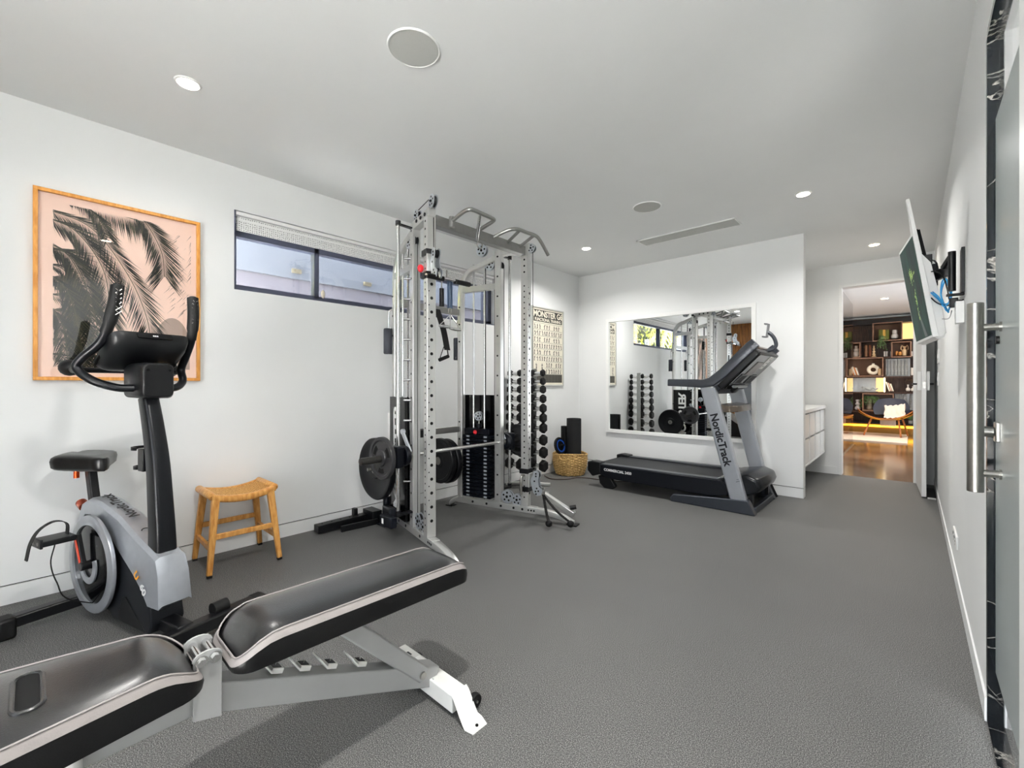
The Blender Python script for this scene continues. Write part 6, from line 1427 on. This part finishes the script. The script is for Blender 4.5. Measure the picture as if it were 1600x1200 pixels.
for k, a in enumerate((128, 142, 156, 169)): book(a, a + 11, 470 + k * 4, 556, bw if k % 2 else bo, ['leftmost leaning book beside the ring vase', 'second leaning book from the left beside the ring vase', 'third leaning book from the left beside the ring vase', 'leaning book nearest the ring vase'][k], .28)
for k, a in enumerate((450, 466, 482)): book(a, a + 11, 610 + k * 8, 700, bw if k != 1 else mat('book_pink', '#c9a79a', .6), ['left leaning book on the fourth row', 'middle leaning book on the fourth row', 'right leaning book on the fourth row'][k], .28)
silv = mat('silver_spine', '#8f8f8b', .45, .6, var=.3, scale=25)
for k, a in enumerate((414, 446, 474, 500, 530, 562, 594)):
    w2 = (20, 16, 20, 26, 26, 24, 26)[k]; book(a, a + w2, 402 + (k % 3) * 8, 557, silv, 'tall mirrored silver volume, %s from the left in the silver row' % ('first', 'second', 'third', 'fourth', 'fifth', 'sixth', 'seventh')[k], 0, .12)
for k, a in enumerate((508, 545, 580)):
    book(a, a + 30, 718, 800, silv, 'mirrored silver volume on the lowest row, %s from the left' % ('first', 'second', 'third')[k], 0, .14)
vase(628, 660, 716, 864, [(.8, 0), (.6, .08), (.45, .3), (.7, .55), (.5, .75), (.55, .9), (.2, 1)], silv, 'silver figure standing at the right end of the lowest row', 'figurine', 'ornament')
vase(622, 664, 958, 1008, [(.75, 0), (.9, .4), (1, 1), (.9, 1)], mat('concrete_pot', '#a8a29a', .7), 'small grey concrete pot on the shelf base behind the lounge chair', 'pot', 'pot')
leaves('small_plant', 'dark green sprig in the small concrete pot behind the chair', SX(643), LY + .14, SZ(643, 962), .08, .0, 8, 9, 'plant', leafg, .05)
def recliner():
    x0, z0 = SX(200), SZ(260, 698); L_ = SX(350) - x0
    m = MB(); m.box(x0 - .02, x0 + L_ * 1.0, LY + .08, LY + .2, z0, z0 + .012)
    m.tube(spline([(x0 + L_ * q, LY + .14, z0 + z_) for q, z_ in ((.1, .05), (.22, .085), (.38, .06), (.55, .05), (.72, .085), (.86, .05), (1.0, .08))], 5), [.03 - .0005 * k for k in range(31)], 10)
    m.ball((x0 + L_ * .12, LY + .14, z0 + .095), .03, 12)
    tag(m.build('reclining_sculpture', mat('grey_stone', '#9ea3a3', .5), loc=(x0, LY + .14, z0)), 'grey reclining figure sculpture on the white fourth row panel', 'sculpture')
recliner()
# lounge chair, throw, rug, table
def chair():
    # placed on the rug before the shelves; measured front plane
    cx_, cy_ = -.40, 11.75; t = thing('lounge_chair', 'low three legged plywood lounge chair with navy back in the far room', 'chair', (cx_, cy_, 0))
    ply = stripes_mat('orange_plywood', '#9a5222', '#c07a3c', 8, 8, 2, .3, scale=6)
    rings = []
    for i in range(15):
        v = i / 14; y = cy_ - .30 + .55 * v; ring = []
        for j in range(13):
            u = -1 + 2 * j / 12; x = cx_ + u * .44; z = .365 + .19 * abs(u) ** 2.4 * (1.0 - .2 * v) + .03 * (1 - v) - (.03 * v); wv = y + (.10 * abs(u) ** 2 if v < .5 else -.06 * abs(u) ** 2)
            ring.append((x, wv, z))
        rings.append(ring + [(a, b, c - .016) for a, b, c in ring[::-1]])
    MB().loft(rings).build('seat_shell', ply, t, smooth=50)
    rings = []
    for i in range(9):
        v = i / 8; z = .44 + .34 * v; hw = .26 + .04 * math.sin(v * PI) - .05 * v * v; y0 = cy_ + .22 + .16 * v
        f = [(cx_ + .08 + u * hw, y0 - .06 * (1 - u * u) * -1, z - .03 * u * u * v) for u in [-1 + k / 5 for k in range(11)]]
        rings.append(f + [(a, b + .03, c) for a, b, c in f[::-1]])
    MB().loft(rings).build('backrest', mat('navy_leather', '#1b2236', .4), t, smooth=50)
    for (bx, by, tx, ty) in ((cx_ + .24, cy_ - .20, cx_ + .20, cy_ - .12), (cx_ - .34, cy_ - .14, cx_ - .22, cy_ - .06), (cx_ + .34, cy_ + .26, cx_ + .26, cy_ + .15)):
        MB().beam((bx, by, .022), (tx, ty, .37), .05, .03, up=(1, 0, 0)).build('leg', ply, t, bevel=.01)
    th_ = thing('knitted_throw', 'cream knitted throw draped over the lounge chair seat', 'throw', (cx_ + .12, cy_, .4))
    m = MB(); rings = []
    for i in range(13):
        u = i / 12; x = cx_ - .02 + .32 * u; ring = []
        for j, (dy, z) in enumerate(((-.22, .400), (-.14, .425), (-.02, .45), (.08, .50), (.17, .56), (.21, .62))):
            zz = z + .012 * math.sin(i * 2.1 + j * 1.3) + .13 * max(0, (x - cx_) / .44) ** 2.4; ring.append((x + .01 * math.sin(j * 2), cy_ + dy, zz))
        rings.append(ring + [(a, b + .012, c + .014) for a, b, c in ring[::-1]])
    m.loft(rings); m.build('throw_cloth', mat('cream_knit', '#ddd0c2', .9, bump=.8, bscale=60), th_, smooth=60)
    fr_ = MB()
    for i in range(22): x = cx_ - .09 + .24 * i / 21; fr_.tube([(x, cy_ + .20, .36), (x + .004, cy_ + .21, .19)], .005, 5)
    fr_.build('fringe', MATS['cream_knit'], th_)
    r_ = MB(); r_.box(-2.2, -.06, 10.62, 12.35, .0, .022); tag(r_.build('rug', mat('cream_rug', '#d9c7b4', .95, bump=1.0, bscale=90), bevel=.006), 'cream wool rug under the lounge chair', 'rug')
    tb = thing('side_table', 'orange wooden table with a broad curved leg at the left of the lounge chair', 'table', (-1.1, 11.7, 0))
    MB().box(-1.75, -.93, 11.45, 11.95, .40, .425).build('table_top', ply, tb, bevel=.004)
    for x in (-1.05, -1.65): MB().prism([(-.10, .40), (.10, .40), (.085, .2), (.05, .02), (-.0, .02), (.0, .2), (-.02, .3)], (x, 11.60, 0), X3, Z3, (0, .12, 0)).build('leg', ply, tb, bevel=.004)
    g = MB().box(-.785, -.779, 7.9, 9.9, .005, 2.50); tag(g.build('glass_partition', glassc), 'tall clear glass partition on the left just beyond the doorway', 'glass partition')
    struct('trim_5', MB().box(-.80, -.765, 7.88, 7.90, 0, 2.6).box(-.80, -.765, 7.9, 9.9, 0, .006), steelm)
chair()
